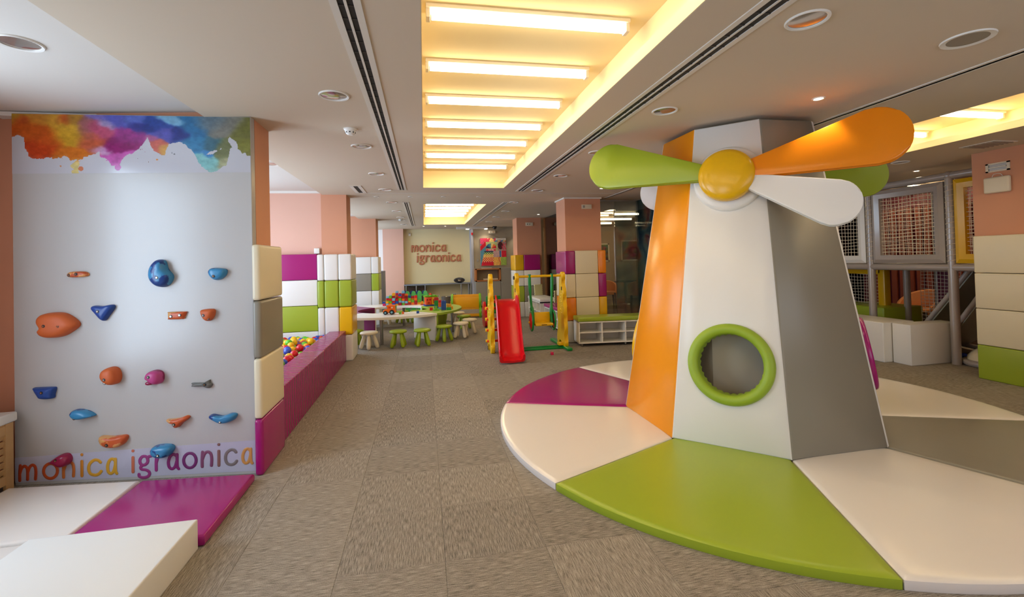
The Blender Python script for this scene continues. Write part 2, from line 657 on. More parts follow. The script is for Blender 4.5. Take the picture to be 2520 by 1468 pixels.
def wall_with_openings(name, axis, at, thick, lo, hi, z1, ops, m, label):
    """axis 'x': wall in the plane X=at running along Y"""
    b = B()
    def bx(a, c, z0, z1_):
        if c - a < .001 or z1_ - z0 < .001:
            return
        if axis == 'x':
            b.box((at - thick, a, z0), (at, c, z1_))
        else:
            b.box((a, at - thick, z0), (c, at, z1_))
    p = lo
    for a, c, z0, zt in ops:
        bx(p, a, 0, z1)
        bx(a, c, 0, z0)
        bx(a, c, zt, z1)
        p = c
    bx(p, hi, 0, z1)
    o = struct(name, b, m, smooth=0)
    o['label'] = label
    return o
wall_with_openings('wall_left', 'x', -3.05, .08, -2.1, 16.3, 2.8,
                   [(-1.2, .3, .6, 2.5), (1.9, 2.95, .6, 2.5), (4.35, 7.15, .6, 2.5), (8.45, 11.25, .6, 2.5), (12.6, 14.8, .6, 2.5)], TERRA, 'terracotta window wall on the left')
for k, (a, c) in enumerate([(-1.2, .3), (1.9, 2.95), (4.35, 7.15), (8.45, 11.25), (12.6, 14.8)]):
    b = B()
    for y in np.linspace(a, c, 4):
        b.box((-3.11, y - .025, .6), (-3.06, y + .025, 2.5))
    for z in (.62, 2.48):
        b.box((-3.11, a, z - .025), (-3.06, c, z + .025))
    struct('window_%d' % (k + 1), b, WHITE_P)['label'] = 'white framed window in the left wall'
wall_with_openings('wall_near', 'y', -1.98, .06, -3.1, 10.6, 2.8, [(.6, 6.6, .55, 2.45)], PINK, 'pale wall behind the photographer')
b = B(); b.box((10.5, -2.1, 0), (10.6, 16.3, 2.8)); struct('wall_right', b, TERRA)['label'] = 'terracotta wall at the far right'
# far wall: white corner, pink pilaster, cream panel with the sign, grey plaster
b = B(); b.box((-3.1, 15.6, 0), (10.6, 15.7, 2.8)); WB = struct('wall_back', b, WHITE_W); WB['label'] = 'far end wall of the hall'
b = B(); b.box((-.65, 15.58, 0), (1.53, 15.6, 2.6)); obj('cream_panel', b, CREAM_W, WB)
b = B(); b.box((-1.3, 15.36, 0), (-.65, 15.6, 2.6)); struct('column', b, PINK)['label'] = 'pale pink pilaster left of the cream sign wall'
b = B(); b.box((1.53, 14.98, 0), (1.6, 15.6, 2.6)); struct('trim_2', b, JAMB)['label'] = 'blue grey jamb between cream wall and grey plaster wall'
b = B(); b.box((1.6, 15.0, 0), (3.3, 15.1, 2.6)); struct('wall_plaster', b, PLASTER)['label'] = 'grey plaster wall with the poster'
b = B(); b.box((3.2, 12.45, 0), (3.3, 15.1, 2.6)); struct('wall_cafe_side', b, PLASTER)['label'] = 'grey plaster wall behind the far right column'
b = B(); b.box((3.3, 15.55, 0), (10.5, 15.6, 2.6)); struct('wall_cafe', b, CAFEWALL)['label'] = 'taupe wall at the back of the cafe'

# pier carrying the climbing board; columns
b = B()
b.prism([(-1.225, 3.72), (-1.225, 4.04), (-3.05, 4.10), (-3.05, 3.98)], 0, 2.67)
struct('column', b, TERRA, smooth=0)['label'] = 'terracotta pier behind the climbing wall'
b = B(); b.box((-1.57, 7.62, 0), (-1.19, 8.02, 2.66)); struct('column', b, TERRA)['label'] = 'terracotta column at the far corner of the ball pit'
b = B(); b.box((-3.05, 7.66, 0), (-1.57, 7.78, 2.66)); struct('wall_pit', b, PINK)['label'] = 'pale pink wall behind the ball pit'
b = B(); b.box((-3.05, 7.63, 2.625), (-1.57, 7.66, 2.66)); struct('trim_3', b, WHITE_P)['label'] = 'white cornice above the ball pit wall'
b = B(); b.box((-3.0, 3.88, 2.625), (-1.6, 3.98, 2.655)); struct('trim_4', b, WHITE_P)['label'] = 'white curtain rail above the climbing wall'
b = B(); b.box((-1.85, 11.72, 0), (-1.15, 12.3, 2.66)); struct('column', b, TERRA)['label'] = 'terracotta column left of the round table'
b = B(); b.box((2.52, 7.95, 0), (3.2, 8.5, 2.6)); struct('column', b, TERRA)['label'] = 'terracotta column behind the swing'
b = B(); b.box((2.5, 7.93, 2.575), (3.22, 8.52, 2.6)); struct('trim_5', b, WHITE_P)['label'] = 'white cornice on the column behind the swing'
b = B(); b.box((2.42, 11.85, 0), (3.08, 12.4, 2.6)); struct('column', b, TERRA)['label'] = 'terracotta column farthest down the right side'
b = B(); b.box((6.38, 3.3, 0), (7.1, 4.28, 2.6)); struct('column', b, TERRA)['label'] = 'terracotta column at the right edge'

# glass partitions
def pane(name, lo, hi, m, label):
    b = B(); b.box(lo, hi)
    o = struct(name, b, m)
    o['label'] = label
    return o
pane('window_6', (3.15, 8.5, .03), (3.165, 10.2, 2.58), GLASS, 'near glass pane between the two right hand columns')
pane('window_7', (3.15, 10.21, .03), (3.165, 11.85, 2.58), GLASS, 'far glass pane between the two right hand columns')
pane('window_8', (3.2, 8.29, .03), (3.62, 8.305, 2.57), GLASS, 'glass pane beside the column behind the swing')
pane('window_9', (3.63, 8.29, .03), (4.05, 8.305, 2.57), GLASS_P, 'glass pane with a faint print near the mill')
pane('window_10', (4.05, 7.35, .03), (4.065, 8.29, 2.57), GLASS_P, 'glass door leaf standing open beside the mill')
for k, x in enumerate((4.1, 5.2, 6.3, 7.4, 8.5)):
    pane('window_%d' % (11 + k), (x, 8.29, .03), (x + 1.09, 8.305, 2.57), GLASS, 'cafe glass pane behind the mill, number %d from the open door' % (k + 1))
b = B()
b.box((3.2, 8.27, 2.57), (10.5, 8.32, 2.6))
struct('trim_6', b, STEEL)['label'] = 'thin metal channel above the cafe glass'
b = B()
b.cyl((4.04, 7.33, .05), (4.04, 7.33, 2.5), .018)
b.cyl((4.10, 7.33, .05), (4.10, 7.33, 2.5), .012)
struct('trim_7', b, CHROME)['label'] = 'chrome edge post of the glass door'

# ------------------------------------------------------------------ ceiling fixtures
def tube_light_proto(L):
    t = thing('tube_light', 'x', 'light')
    b = B(); b.box((0, -.045, -.01), (L, .045, .012), bev=.004); obj('housing', b, WHITE_M, t)
    b = B(); b.tube([(.03, 0, -.03), (L - .03, 0, -.03)], .026, n=12); obj('tube', b, TUBE, t)
    for x in (0, L - .022):
        b = B(); b.box((x, -.03, -.058), (x + .022, .03, -.008), bev=.004); obj('end_cap', b, WHITE_M, t)
    return t
NUM = ['first', 'second', 'third', 'fourth', 'fifth', 'sixth', 'seventh', 'eighth', 'ninth', 'tenth']
proto = tube_light_proto(1.16)
ys1 = [6.45, 5.80, 5.14, 4.48, 3.81, 3.15, 2.48, 1.82, 1.16, .5]
for k, y in enumerate(ys1):
    lab = 'lit warm white tube in the nearer ceiling recess, %s from its far end' % NUM[k]
    if k == 0:
        proto.location = (.04, y, 2.858); proto['label'] = lab; proto['group'] = 'tubes in the nearer ceiling recess'
    else:
        copy_tree(proto, (.04, y, 2.858), label=lab, group='tubes in the nearer ceiling recess')
for k, y in enumerate([13.45, 12.79, 12.13, 11.47, 10.81, 10.15, 9.49]):
    copy_tree(proto, (.04, y, 2.858), label='lit tube in the far ceiling recess, %s from its far end' % NUM[k], group='tubes in the far ceiling recess')
for k, y in enumerate([5.8, 5.07, 4.34, 3.62, 2.9, 2.2, 1.4, .6]):
    copy_tree(proto, (4.64, y, 2.858), label='lit tube in the recess right of the mill, %s from its far end' % NUM[k], group='tubes in the recess right of the mill')

def slot_diffuser(x0, x1, y0, y1, label, n=2):
    t = thing('slot_diffuser', label, 'air vent', ((x0 + x1) / 2, (y0 + y1) / 2, ZC))
    hx, hy = (x1 - x0) / 2, (y1 - y0) / 2
    b = B()
    bar = .012 if n == 2 else .03
    gap = (2 * hx - (n + 1) * bar) / n if n == 2 else .02
    xs = []
    x = -hx
    b.box((-hx - .02, -hy - .01, -.006), (-hx + bar, hy + .01, .0))
    b.box((hx - bar, -hy - .01, -.006), (hx + .02, hy + .01, .0))
    b.box((-hx - .02, -hy - .02, -.006), (hx + .02, -hy, 0))
    b.box((-hx - .02, hy, -.006), (hx + .02, hy + .02, 0))
    if n == 2:
        b.box((-bar / 2, -hy, -.006), (bar / 2, hy, 0))
    obj('frame', b, WHITE_M, t)
    b = B(); b.box((-hx, -hy, -.0015), (hx, hy, -.0005)); obj('opening', b, DARK, t)
    b = B()
    y = -hy + .05
    while y < hy:
        b.box((-hx + bar, y, -.004), (hx - bar, y + .01, -.0015))
        y += .11
    obj('vanes', b, SLOT, t)['kind'] = 'stuff'
slot_diffuser(-.345, -.255, 1.2, 7.08, 'twin slot air diffuser left of the nearer light recess')
slot_diffuser(1.49, 1.6, 1.0, 7.2, 'twin slot air diffuser right of the nearer light recess')
slot_diffuser(-.345, -.265, 8.55, 14.1, 'twin slot air diffuser left of the far light recess')
slot_diffuser(1.52, 1.6, 8.58, 14.3, 'twin slot air diffuser right of the far light recess')
slot_diffuser(3.325, 3.36, 1.5, 8.2, 'thin black single slot diffuser crossing above the mill', 1)
slot_diffuser(-.99, -.87, 6.75, 7.4, 'short slot diffuser beside the ball pit column', 1)

def downlight_proto(r=.095):
    t = thing('downlight', 'x', 'light')
    b = B(); b.lathe([(r * .83, -.001), (r * .85, -.006), (r * .96, -.009), (r, -.005), (r, 0)], n=32); obj('ring', b, WHITE_P, t)
    b = B(); b.lathe([(r * .84, -.002), (r * .6, -.005), (r * .3, -.007), (0, -.0075)], n=32); obj('lens', b, LENS, t)
    return t
dl = downlight_proto()
dls = [(-.55, 3.13, 'above the climbing wall corner'), (-.55, 4.46, 'just past the smoke detector'), (-.55, 5.82, 'third along the left slot diffuser'), (-.55, 7.08, 'at the end of the left slot diffuser'),
       (-.55, 8.55, 'first beyond the ceiling joint on the left'), (-.55, 10.0, 'second beyond the ceiling joint on the left'), (-.54, 11.4, 'third beyond the ceiling joint on the left'), (-.54, 12.2, 'fourth beyond the joint beside the far smoke detector'), (-.55, 13.57, 'farthest on the left side'),
       (-1.98, 2.72, 'over the climbing wall mats'), (-1.66, 5.6, 'over the ball pit'),
       (1.81, 1.85, 'largest one right of the slot diffuser'), (1.82, 3.18, 'above the lime mill blade'), (1.81, 4.53, 'half hidden by the lime blade'), (1.81, 5.85, 'fourth right of the slot diffuser'), (1.81, 7.12, 'beside the end of the right slot diffuser'),
       (1.71, 8.59, 'first beyond the joint on the right'), (1.83, 10.16, 'second beyond the joint on the right'), (1.83, 11.5, 'third beyond the joint on the right'), (1.83, 12.9, 'farthest on the right side'), (5.93, 4.74, 'beside the soft play frame')]
for k, (x, y, w) in enumerate(dls):
    z = ZC if x > -1.55 else 2.66
    lab = 'round recessed downlight, ' + w
    if k == 0:
        dl.location = (x, y, z); dl['label'] = lab; dl['group'] = 'round downlights'
    else:
        copy_tree(dl, (x, y, z), label=lab, group='round downlights')
t = thing('ceiling_speaker', 'round grey ceiling speaker at the upper right', 'speaker', (2.84, 1.9, ZC))
b = B(); b.lathe([(.085, -.004), (.11, -.008), (.112, 0)], n=32); obj('ring', b, WHITE_P, t)
b = B(); b.lathe([(.086, -.003), (0, -.004)], n=32); obj('grille', b, mat('grey mesh', rgb(150, 140, 124), .7), t)

def spot_proto():
    t = thing('spotlight', 'x', 'light')
    b = B(); b.lathe([(.028, -.002), (.032, -.006), (.042, -.004), (.043, 0)], n=20); obj('ring', b, WHITE_P, t)
    b = B(); b.lathe([(.029, -.003), (0, -.0035)], n=16); obj('lamp', b, SPOTLIT, t)
    return t
sp = spot_proto()
spots = [(2.81, 2.8, 'over the mill'), (2.81, 6.89, 'under the tip of the lime blade'), (2.79, 10.94, 'near the glass partition'), (2.99, 14.74, 'by the plaster wall corner'), (6.84, 5.25, 'over the soft play frame'),
         (.01, 14.3, 'left of the two before the sign wall'), (.67, 14.4, 'right of the two before the sign wall')]
def spot_lamp(x, y, z, power, ang=75):
    l = bpy.data.lights.new('spot_lamp', 'SPOT')
    l.energy = power
    l.spot_size = math.radians(ang)
    l.spot_blend = .6
    l.shadow_soft_size = .03
    l.color = (1, .84, .62)
    o = bpy.data.objects.new('spot_lamp', l)
    COL.objects.link(o)
    o.location = (x, y, z)
    return o
for k, (x, y, w) in enumerate(spots):
    lab = 'small lit ceiling spot ' + w
    if k == 0:
        sp.location = (x, y, ZC); sp['label'] = lab; sp['group'] = 'lit ceiling spots'
    else:
        copy_tree(sp, (x, y, ZC), label=lab, group='lit ceiling spots')
    spot_lamp(x, y, ZC - .02, 14)
for x, y, w in ((-.2, 7.85, 'left one'), (.35, 7.85, 'middle one'), (.95, 7.85, 'right one'), (-.75, 7.85, 'one nearest the ball pit')):
    t = thing('spot_fitting', 'unlit small ceiling spot just beyond the joint, ' + w, 'light', (x, y, ZC), group='unlit ceiling spots')
    b = B(); b.lathe([(.026, -.002), (.04, -.005), (.042, 0)], n=18); obj('ring', b, WHITE_P, t)
    b = B(); b.lathe([(.027, -.002), (0, -.002)], n=14); obj('lamp', b, STEEL, t)
def smoke(x, y, lab):
    t = thing('smoke_detector', lab, 'smoke detector', (x, y, ZC))
    b = B(); b.lathe([(0, -.006), (.055, -.006), (.055, 0)], n=20); obj('base', b, WHITE_P, t)
    b = B(); b.lathe([(0, -.05), (.02, -.05), (.036, -.038), (.042, -.02), (.05, -.006)], n=20); obj('head', b, WHITE_P, t)
    b = B()
    for a in range(8):
        c, s = math.cos(a * PI / 4), math.sin(a * PI / 4)
        b.box((.036 * c - .005, .036 * s - .005, -.036), (.036 * c + .005, .036 * s + .005, -.028))
    obj('vents', b, DARK, t)['kind'] = 'stuff'
smoke(-.565, 3.9, 'white smoke detector on the near left ceiling')
smoke(-.56, 11.9, 'white smoke detector on the far left ceiling')
t = thing('air_grille', 'square air grille in the ceiling above the right column', 'air vent', (5.95, 3.84, ZC))
b = B(); b.box((-.16, -.16, -.008), (.16, .16, 0), bev=.003); obj('frame', b, WHITE_M, t)
for k in range(7):
    b = B(); b.box((-.14, -.135 + k * .042, -.012), (.14, -.12 + k * .042, -.007)); obj('louvre', b, STEEL, t)

# ------------------------------------------------------------------ climbing wall
GLYPH = {
    'm': (1.0, [[(.06, 1), (.02, .5), (.02, 0)], [(.03, .5), (.14, .83), (.31, .95), (.45, .8), (.48, .5), (.47, .05)], [(.48, .5), (.6, .86), (.77, 1), (.92, .86), (.96, .5), (.93, .05)]]),
    'o': (.92, 'loop'),
    'n': (.78, [[(.07, 1), (.03, .5), (.03, 0)], [(.04, .48), (.2, .85), (.43, 1), (.66, .86), (.73, .5), (.70, .05)]]),
    'i': (.2, [[(.12, .98), (.1, .5), (.06, 0)], [(.14, 1.42), (.145, 1.43)]]),
    'c': (.9, [[(.82, .84), (.66, .99), (.4, 1), (.13, .78), (.05, .42), (.18, .1), (.48, 0), (.72, .08), (.86, .24)]]),
    'a': (.78, [[(.66, .86), (.45, 1), (.2, .88), (.05, .52), (.1, .16), (.3, .02), (.52, .16), (.66, .55)], [(.68, .98), (.67, .5), (.69, .14), (.78, 0)]]),
    'g': (.88, [[(.66, .74), (.56, .98), (.3, 1), (.12, .78), (.16, .52), (.38, .42), (.6, .54), (.66, .74)], [(.62, .86), (.74, .98), (.88, 1.0)], [(.3, .42), (.16, .28), (.24, .14), (.55, .08), (.76, -.1), (.68, -.34), (.36, -.42), (.08, -.34), (.04, -.18)]]),
    'r': (.66, [[(.08, 1), (.04, .5), (.04, 0)], [(.05, .5), (.2, .86), (.42, 1), (.62, .9)]]),
}
def glyph(ch, w, h, r, depth):
    """one rounded monoline letter in the local xz plane, w wide and h tall (x-height), depth along -y"""
    gw, strokes = GLYPH[ch]
    b = B()
    if strokes == 'loop':
        pts = [(w * (.5 + .47 * math.cos(a)), 0, h * (.5 + .5 * math.sin(a))) for a in np.linspace(0, 2 * PI, 29)[:-1]]
        b.tube(pts, r, n=8, closed=True, flat=((0, 1, 0), depth / (2 * r)))
        return b
    for st in strokes:
        p = catmull([(x / gw * w, 0, y * h) for x, y in st], 5)
        a, z = p[0], p[-1]
        d0 = (p[0] - p[1]).normalized()
        d1 = (p[-1] - p[-2]).normalized()
        p = [a + d0 * r * .9, a + d0 * r * .6] + p + [z + d1 * r * .6, z + d1 * r * .9]
        rs = [r * .4, r * .8] + [r] * (len(p) - 4) + [r * .8, r * .4]
        b.tube(p, rs, n=8, flat=((0, 1, 0), depth / (2 * r)))
    return b

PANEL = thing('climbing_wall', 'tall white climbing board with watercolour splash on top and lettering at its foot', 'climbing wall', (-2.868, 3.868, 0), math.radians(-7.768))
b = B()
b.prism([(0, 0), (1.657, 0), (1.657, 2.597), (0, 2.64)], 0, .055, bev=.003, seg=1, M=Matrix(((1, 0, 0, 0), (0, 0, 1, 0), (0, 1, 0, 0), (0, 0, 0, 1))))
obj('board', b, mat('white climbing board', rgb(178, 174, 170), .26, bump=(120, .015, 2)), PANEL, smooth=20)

def splash(s, t):
    n1 = fbm(s * 9 + 3, t * 3.4 + 1, 21) - .5
    n2 = fbm(s * 34, t * 12, 31) - .5
    n3 = fbm(s * 5 + 9, t * 2 + 4, 41) - .5
    bs = np.array([0, .02, .048, .052, .066, .068, .08, .11, .14, .17, .205, .222, .236, .24, .27, .285, .30, .335, .36, .365, .40, .41, .43, .445, .455, .47, .49, .515, .54, .555, .562, .57, .58, .60, .62, .632, .64, .652, .67, .69, .71, .725, .74, .752, .765, .775, .79, .80, .81, .835, .85, .86, .88, .895, .903, .91, .918, .93, .955, .965, .975, .985, 1])
    bt = np.array([.60, .64, .60, .42, .36, .30, .265, .26, .26, .255, .27, .30, .22, .20, .205, .24, .28, .33, .36, .28, .22, .14, .13, .16, .24, .30, .335, .40, .48, .56, .62, .54, .42, .34, .31, .31, .40, .50, .53, .53, .54, .50, .44, .40, .30, .20, .10, .08, .05, .01, .02, .05, .12, .13, .22, .36, .42, .47, .40, .33, .36, .30, .30])
    base = np.interp(s + n1 * .01, bs, bt)
    n4 = fbm(s * 90, t * 28, 77) - .5
    inside = (t + n2 * .07 + n1 * .03 + n4 * .05) > base
    drip = ((((s - .262) / .022) ** 2 + ((t - .12) / .11) ** 2) < 1 + n2 * 3 + n4 * 2) | ((((s - .435) / .012) ** 2 + ((t - .1) / .05) ** 2) < 1 + n2 * 2)
    inside = inside | drip
    blobs = [(.0, .95, .05, .1, (196, 160, 50)), (.03, .9, .03, .08, (190, 70, 30)), (.08, .72, .06, .14, (198, 88, 26)), (.09, .35, .06, .12, (192, 62, 24)), (.12, .9, .05, .1, (200, 130, 40)), (.14, .55, .06, .15, (200, 84, 28)),
             (.22, .65, .06, .16, (204, 156, 44)), (.17, .9, .04, .12, (206, 150, 44)), (.22, .88, .025, .09, (192, 84, 26)), (.26, .90, .03, .1, (170, 120, 40)), (.24, .28, .05, .1, (204, 110, 34)), (.25, .06, .03, .1, (222, 200, 120)),
             (.31, .75, .03, .14, (150, 90, 90)), (.33, .5, .04, .12, (190, 90, 60)), (.36, .72, .05, .09, (188, 76, 110)), (.36, .95, .04, .08, (120, 108, 180)), (.40, .80, .03, .06, (178, 160, 200)), (.44, .88, .05, .10, (80, 84, 170)),
             (.37, .40, .04, .06, (196, 150, 190)), (.44, .5, .05, .10, (136, 30, 100)), (.48, .62, .05, .1, (150, 50, 130)), (.44, .2, .04, .1, (196, 90, 170)), (.5, .9, .03, .07, (90, 110, 190)), (.52, .78, .02, .1, (50, 56, 140)),
             (.56, .78, .04, .08, (32, 52, 130)), (.6, .9, .05, .06, (40, 70, 150)), (.62, .68, .045, .1, (84, 84, 170)), (.7, .72, .03, .12, (36, 52, 130)), (.6, .42, .025, .09, (196, 96, 84)), (.63, .34, .02, .06, (214, 160, 80)), (.58, .56, .02, .06, (170, 90, 140)),
             (.66, .96, .04, .05, (120, 170, 200)), (.76, .85, .05, .12, (44, 110, 158)), (.77, .55, .04, .12, (48, 124, 170)), (.83, .92, .05, .1, (100, 120, 132)), (.88, .85, .05, .12, (128, 126, 116)), (.83, .55, .035, .12, (58, 104, 122)),
             (.80, .22, .035, .1, (130, 190, 190)), (.84, .08, .04, .08, (142, 190, 182)), (.89, .45, .03, .14, (110, 116, 74)), (.90, .2, .02, .08, (170, 170, 130)), (.96, .7, .04, .14, (112, 112, 52)), (.98, .45, .03, .12, (126, 124, 50)), (.82, .38, .02, .06, (60, 130, 190))]
    num = np.zeros(s.shape + (3,))
    den = np.zeros(s.shape)
    sw, tw = s + n1 * .05 + n2 * .015, t + n3 * .3 + n2 * .08
    for (a, c, ra, rc, col_) in blobs:
        w = np.exp(-(((sw - a) / ra) ** 2 + ((tw - c) / rc) ** 2) * 1.3) + 1e-9
        w = w ** 1.25
        num += w[..., None] * np.array(col_)
        den += w
    colr = num / den[..., None]
    colr *= (.92 + (fbm(s * 60, t * 20, 55) - .5) * .25)[..., None]
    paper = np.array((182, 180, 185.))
    hole = ((((s - .925) / .018) ** 2 + ((t - .50 + (s - .925) * 2.2) / .085) ** 2) < 1 + n2 * 3) | ((((s - .845) / .03) ** 2 + ((t - .38 - (s - .845) * 1.6) / .03) ** 2) < .8 + n2 * 5)
    wash = np.clip((t - base) / .06, 0, 1)[..., None]
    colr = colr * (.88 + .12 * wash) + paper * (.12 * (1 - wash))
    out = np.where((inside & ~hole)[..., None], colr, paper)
    for a, c, r_, cc in ((.283, .08, .02, (190, 116, 84)), (.199, .125, .007, (190, 130, 84)), (.602, .232, .008, (196, 130, 70)), (.532, .41, .003, (110, 40, 80)), (.54, .41, .003, (110, 40, 80)), (.552, .37, .003, (150, 60, 90)), (.52, .25, .003, (120, 70, 90)), (.565, .19, .003, (120, 100, 70)), (.675, .33, .006, (110, 108, 110)), (.665, .35, .005, (120, 118, 120)), (.43, .09, .012, (180, 90, 160))):
        m_ = ((s - a) ** 2 + ((t - c) * .276) ** 2) < r_ * r_ / 4 * 1.2
        out = np.where(m_[..., None], np.array(cc, float), out)
    return np.clip(out, 0, 255)
def add_rim(o):
    return o
sheet = print_sheet('splash_print', 1.651, .43, 420, 110, splash, vcol_mat('glossy splash print', .16), PANEL, (.003, -.0015, 2.19))
# the splash sheet follows the slightly raised left end of the board
for v in sheet.data.vertices:
    f_ = v.co.z / .43
    v.co.z += f_ * ((2.636 - 2.19) - (v.co.x / 1.651) * .043 - .43) + (1 - f_) * (.016 - .016 * v.co.x / 1.651)
sheet['label'] = 'glossy sheet with an orange, purple, blue and olive watercolour splash'
b = B()
b.prism([(.002, .022), (1.655, .022), (1.655, .243), (.002, .197)], 0, .0012, M=Matrix(((1, 0, 0, 0), (0, 0, -1, 0), (0, 1, 0, 0), (0, 0, 0, 1))))
obj('lettering_band', b, mat('lavender print film', rgb(178, 176, 192), .3), PANEL)
xs_ = [('m', .022, .158), ('o', .181, .301), ('n', .315, .413), ('i', .44, .462), ('c', .482, .598), ('a', .612, .7), ('i', .788, .812), ('g', .826, .935), ('r', .946, 1.018), ('a', 1.029, 1.125), ('o', 1.136, 1.249), ('n', 1.264, 1.36), ('i', 1.382, 1.404), ('c', 1.425, 1.533), ('a', 1.547, 1.638)]
lc = [(176, 66, 34), (186, 78, 34), (194, 106, 46), (200, 126, 40), (206, 150, 44), (202, 152, 46), (190, 104, 76), (146, 50, 116), (150, 50, 120), (128, 36, 106), (110, 44, 100), (124, 70, 100), (132, 92, 84), (120, 110, 108), (196, 140, 76)]
for k, (ch, a, c) in enumerate(xs_):
    r_ = .0105
    w = (c - a) - 2 * r_ if ch != 'i' else .004
    z0 = .036 + (a / 1.64) * .046
    b = glyph(ch, max(w, .004), .105, r_, .004)
    obj('letter', b, mat('print ink %d' % k, rgb(*lc[k]), .35), PANEL, loc=(a + r_, -.003, z0))

def hold(name_label, cx, cz, outline, depth, m, bolts, extra=None):
    """a moulded hold bolted on the board; outline is a closed local xz polygon in metres"""
    Mw = Matrix.Rotation(math.radians(-7.768), 4, 'Z')
    p = Vector((-2.868, 3.868, 0)) + Mw @ Vector((cx, -.001, cz))
    t = thing('climbing_hold', name_label, 'climbing hold', p, math.radians(-7.768), group='climbing holds on the board')
    def blob(o2, dp, off=(0, 0)):
        b = B()
        pts = catmull([(x + off[0], 0, z + off[1]) for x, z in o2], 5, True)
        cen = sum(pts, Vector()) / len(pts)
        rings = []
        for sc_, dd in ((1, 0), (1.0, .22), (.96, .5), (.86, .76), (.66, .94), (.36, 1.0)):
            rings.append([b.bm.verts.new(cen + (q - cen) * sc_ + Vector((0, -dp * dd, 0))) for q in pts])
        n = len(pts)
        for A_, B_ in zip(rings, rings[1:]):
            for j in range(n):
                b.bm.faces.new((A_[j], A_[(j + 1) % n], B_[(j + 1) % n], B_[j]))
        cv = b.bm.verts.new(cen + Vector((0, -dp * 1.01, 0)))
        for j in range(n):
            b.bm.faces.new((rings[-1][j], rings[-1][(j + 1) % n], cv))
        b.bm.faces.new(rings[0][::-1])
        return b
    obj('grip', blob(outline, depth), m, t, smooth=60)
    if extra:
        obj('grip_lobe', blob(*extra[:2]), extra[2], t, smooth=60)
    for (bx_, bz_, dp) in bolts:
        b = B()
        b.cyl((bx_, -dp + .008, bz_), (bx_, -dp - .003, bz_), .011, .011, n=12)
        bo = obj('bolt_hole', b, BLACK, t)
        b = B(); b.cyl((bx_, -dp, bz_), (bx_, -dp - .006, bz_), .0062, n=6)
        obj('bolt', b, CHROME, bo)
H_BLUE = two_tone('two blue hold', rgb(20, 58, 120), rgb(52, 128, 172), 11, .47, .3)
H_NAVY = mat('navy hold', rgb(22, 62, 134), .35)
H_ORG = mat('burnt orange hold', rgb(190, 88, 34), .55)
H_WOOD = two_tone('orange and wood hold', rgb(206, 148, 88), rgb(190, 82, 34), 13, .5, .4)
H_MAG = two_tone('magenta hold', rgb(134, 20, 74), rgb(176, 60, 120), 8, .5, .4)
H_MAG2 = mat('dark magenta hold', rgb(140, 18, 62), .3)
H_GREY = mat('grey hold', rgb(96, 96, 90), .4)
hold('slim tan wooden hold at the upper left of the board', .447, 1.478, [(-.072, 0), (-.05, .018), (0, .021), (.05, .018), (.074, 0), (.06, -.017), (0, -.021), (-.06, -.018)], .03, two_tone('tan hold', rgb(204, 138, 78), rgb(178, 74, 30), 16, .55, .45), [(.005, .002, .03), (-.045, -.004, .026)])
hold('large two tone blue bean shaped hold near the top', 1.028, 1.47, [(-.075, -.03), (-.07, .04), (-.03, .095), (.02, .09), (.04, .03), (.075, -.02), (.06, -.07), (.015, -.1), (-.04, -.085)], .075, H_BLUE, [(.005, -.03, .073), (-.005, -.075, .05)])
hold('small two tone blue hold at the upper right', 1.415, 1.454, [(-.062, .02), (-.04, .043), (.02, .042), (.062, .028), (.055, -.01), (.02, -.04), (-.02, -.042), (-.05, -.015)], .05, H_BLUE, [(-.01, -.015, .049), (.04, .008, .036)])
hold('largest burnt orange hold with a pointed end', .325, 1.125, [(-.132, .03), (-.11, .075), (-.02, .088), (.06, .07), (.133, 0), (.07, -.06), (0, -.088), (-.09, -.085), (-.125, -.05), (-.11, -.02)], .08, H_ORG, [(-.05, .0, .078), (.04, -.005, .075)])
hold('navy blue rounded triangle hold', .619, 1.2, [(-.077, .035), (-.06, .052), (0, .048), (.06, .056), (.077, .035), (.04, -.02), (.012, -.056), (-.01, -.05), (-.045, -.008)], .045, H_NAVY, [(-.012, .012, .044), (.004, -.034, .03)])
hold('flat wood and orange rectangular hold', 1.125, 1.163, [(-.062, .02), (-.055, .027), (.055, .027), (.064, .018), (.05, -.016), (.04, -.027), (-.055, -.027), (-.062, -.02)], .03, H_WOOD, [(-.03, -.004, .029), (.03, .004, .028)])
hold('small burnt orange hold at the right of the middle row', 1.342, 1.161, [(-.046, .03), (-.03, .04), (.03, .042), (.048, .028), (.042, -.01), (.018, -.04), (-.01, -.042), (-.035, -.012)], .05, H_ORG, [(-.012, 0, .048), (.014, -.024, .038)])
hold('round burnt orange hold in the middle of the board', .677, .752, [(-.058, 0), (-.045, .045), (0, .062), (.04, .048), (.058, 0), (.048, -.045), (.012, -.064), (-.03, -.045)], .08, H_ORG, [(-.005, -.015, .078), (-.01, -.04, .066)])
hold('two tone magenta hold with a small lobe', .97, .73, [(-.05, 0), (-.035, .038), (.01, .05), (.05, .03), (.055, -.02), (.03, -.05), (-.01, -.035), (-.03, -.015)], .075, H_MAG, [(-.005, .012, .073)], ([(-.06, -.035), (-.03, -.025), (-.005, -.045), (-.03, -.056), (-.055, -.052)], .04, H_MAG2))
hold('thin grey bone shaped hold', 1.289, .664, [(-.073, .008), (-.06, .012), (.03, .012), (.055, .03), (.06, .008), (.073, -.004), (.055, -.03), (.02, -.018), (-.06, -.014), (-.073, -.01), (-.066, 0)], .028, H_GREY, [(.03, 0, .027)])
hold('navy blue boat shaped hold low on the left', .221, .647, [(-.07, .036), (-.06, .04), (.05, .04), (.07, .03), (.06, -.01), (.05, -.04), (-.02, -.04), (-.045, -.01)], .05, H_NAVY, [(.008, .01, .048)])
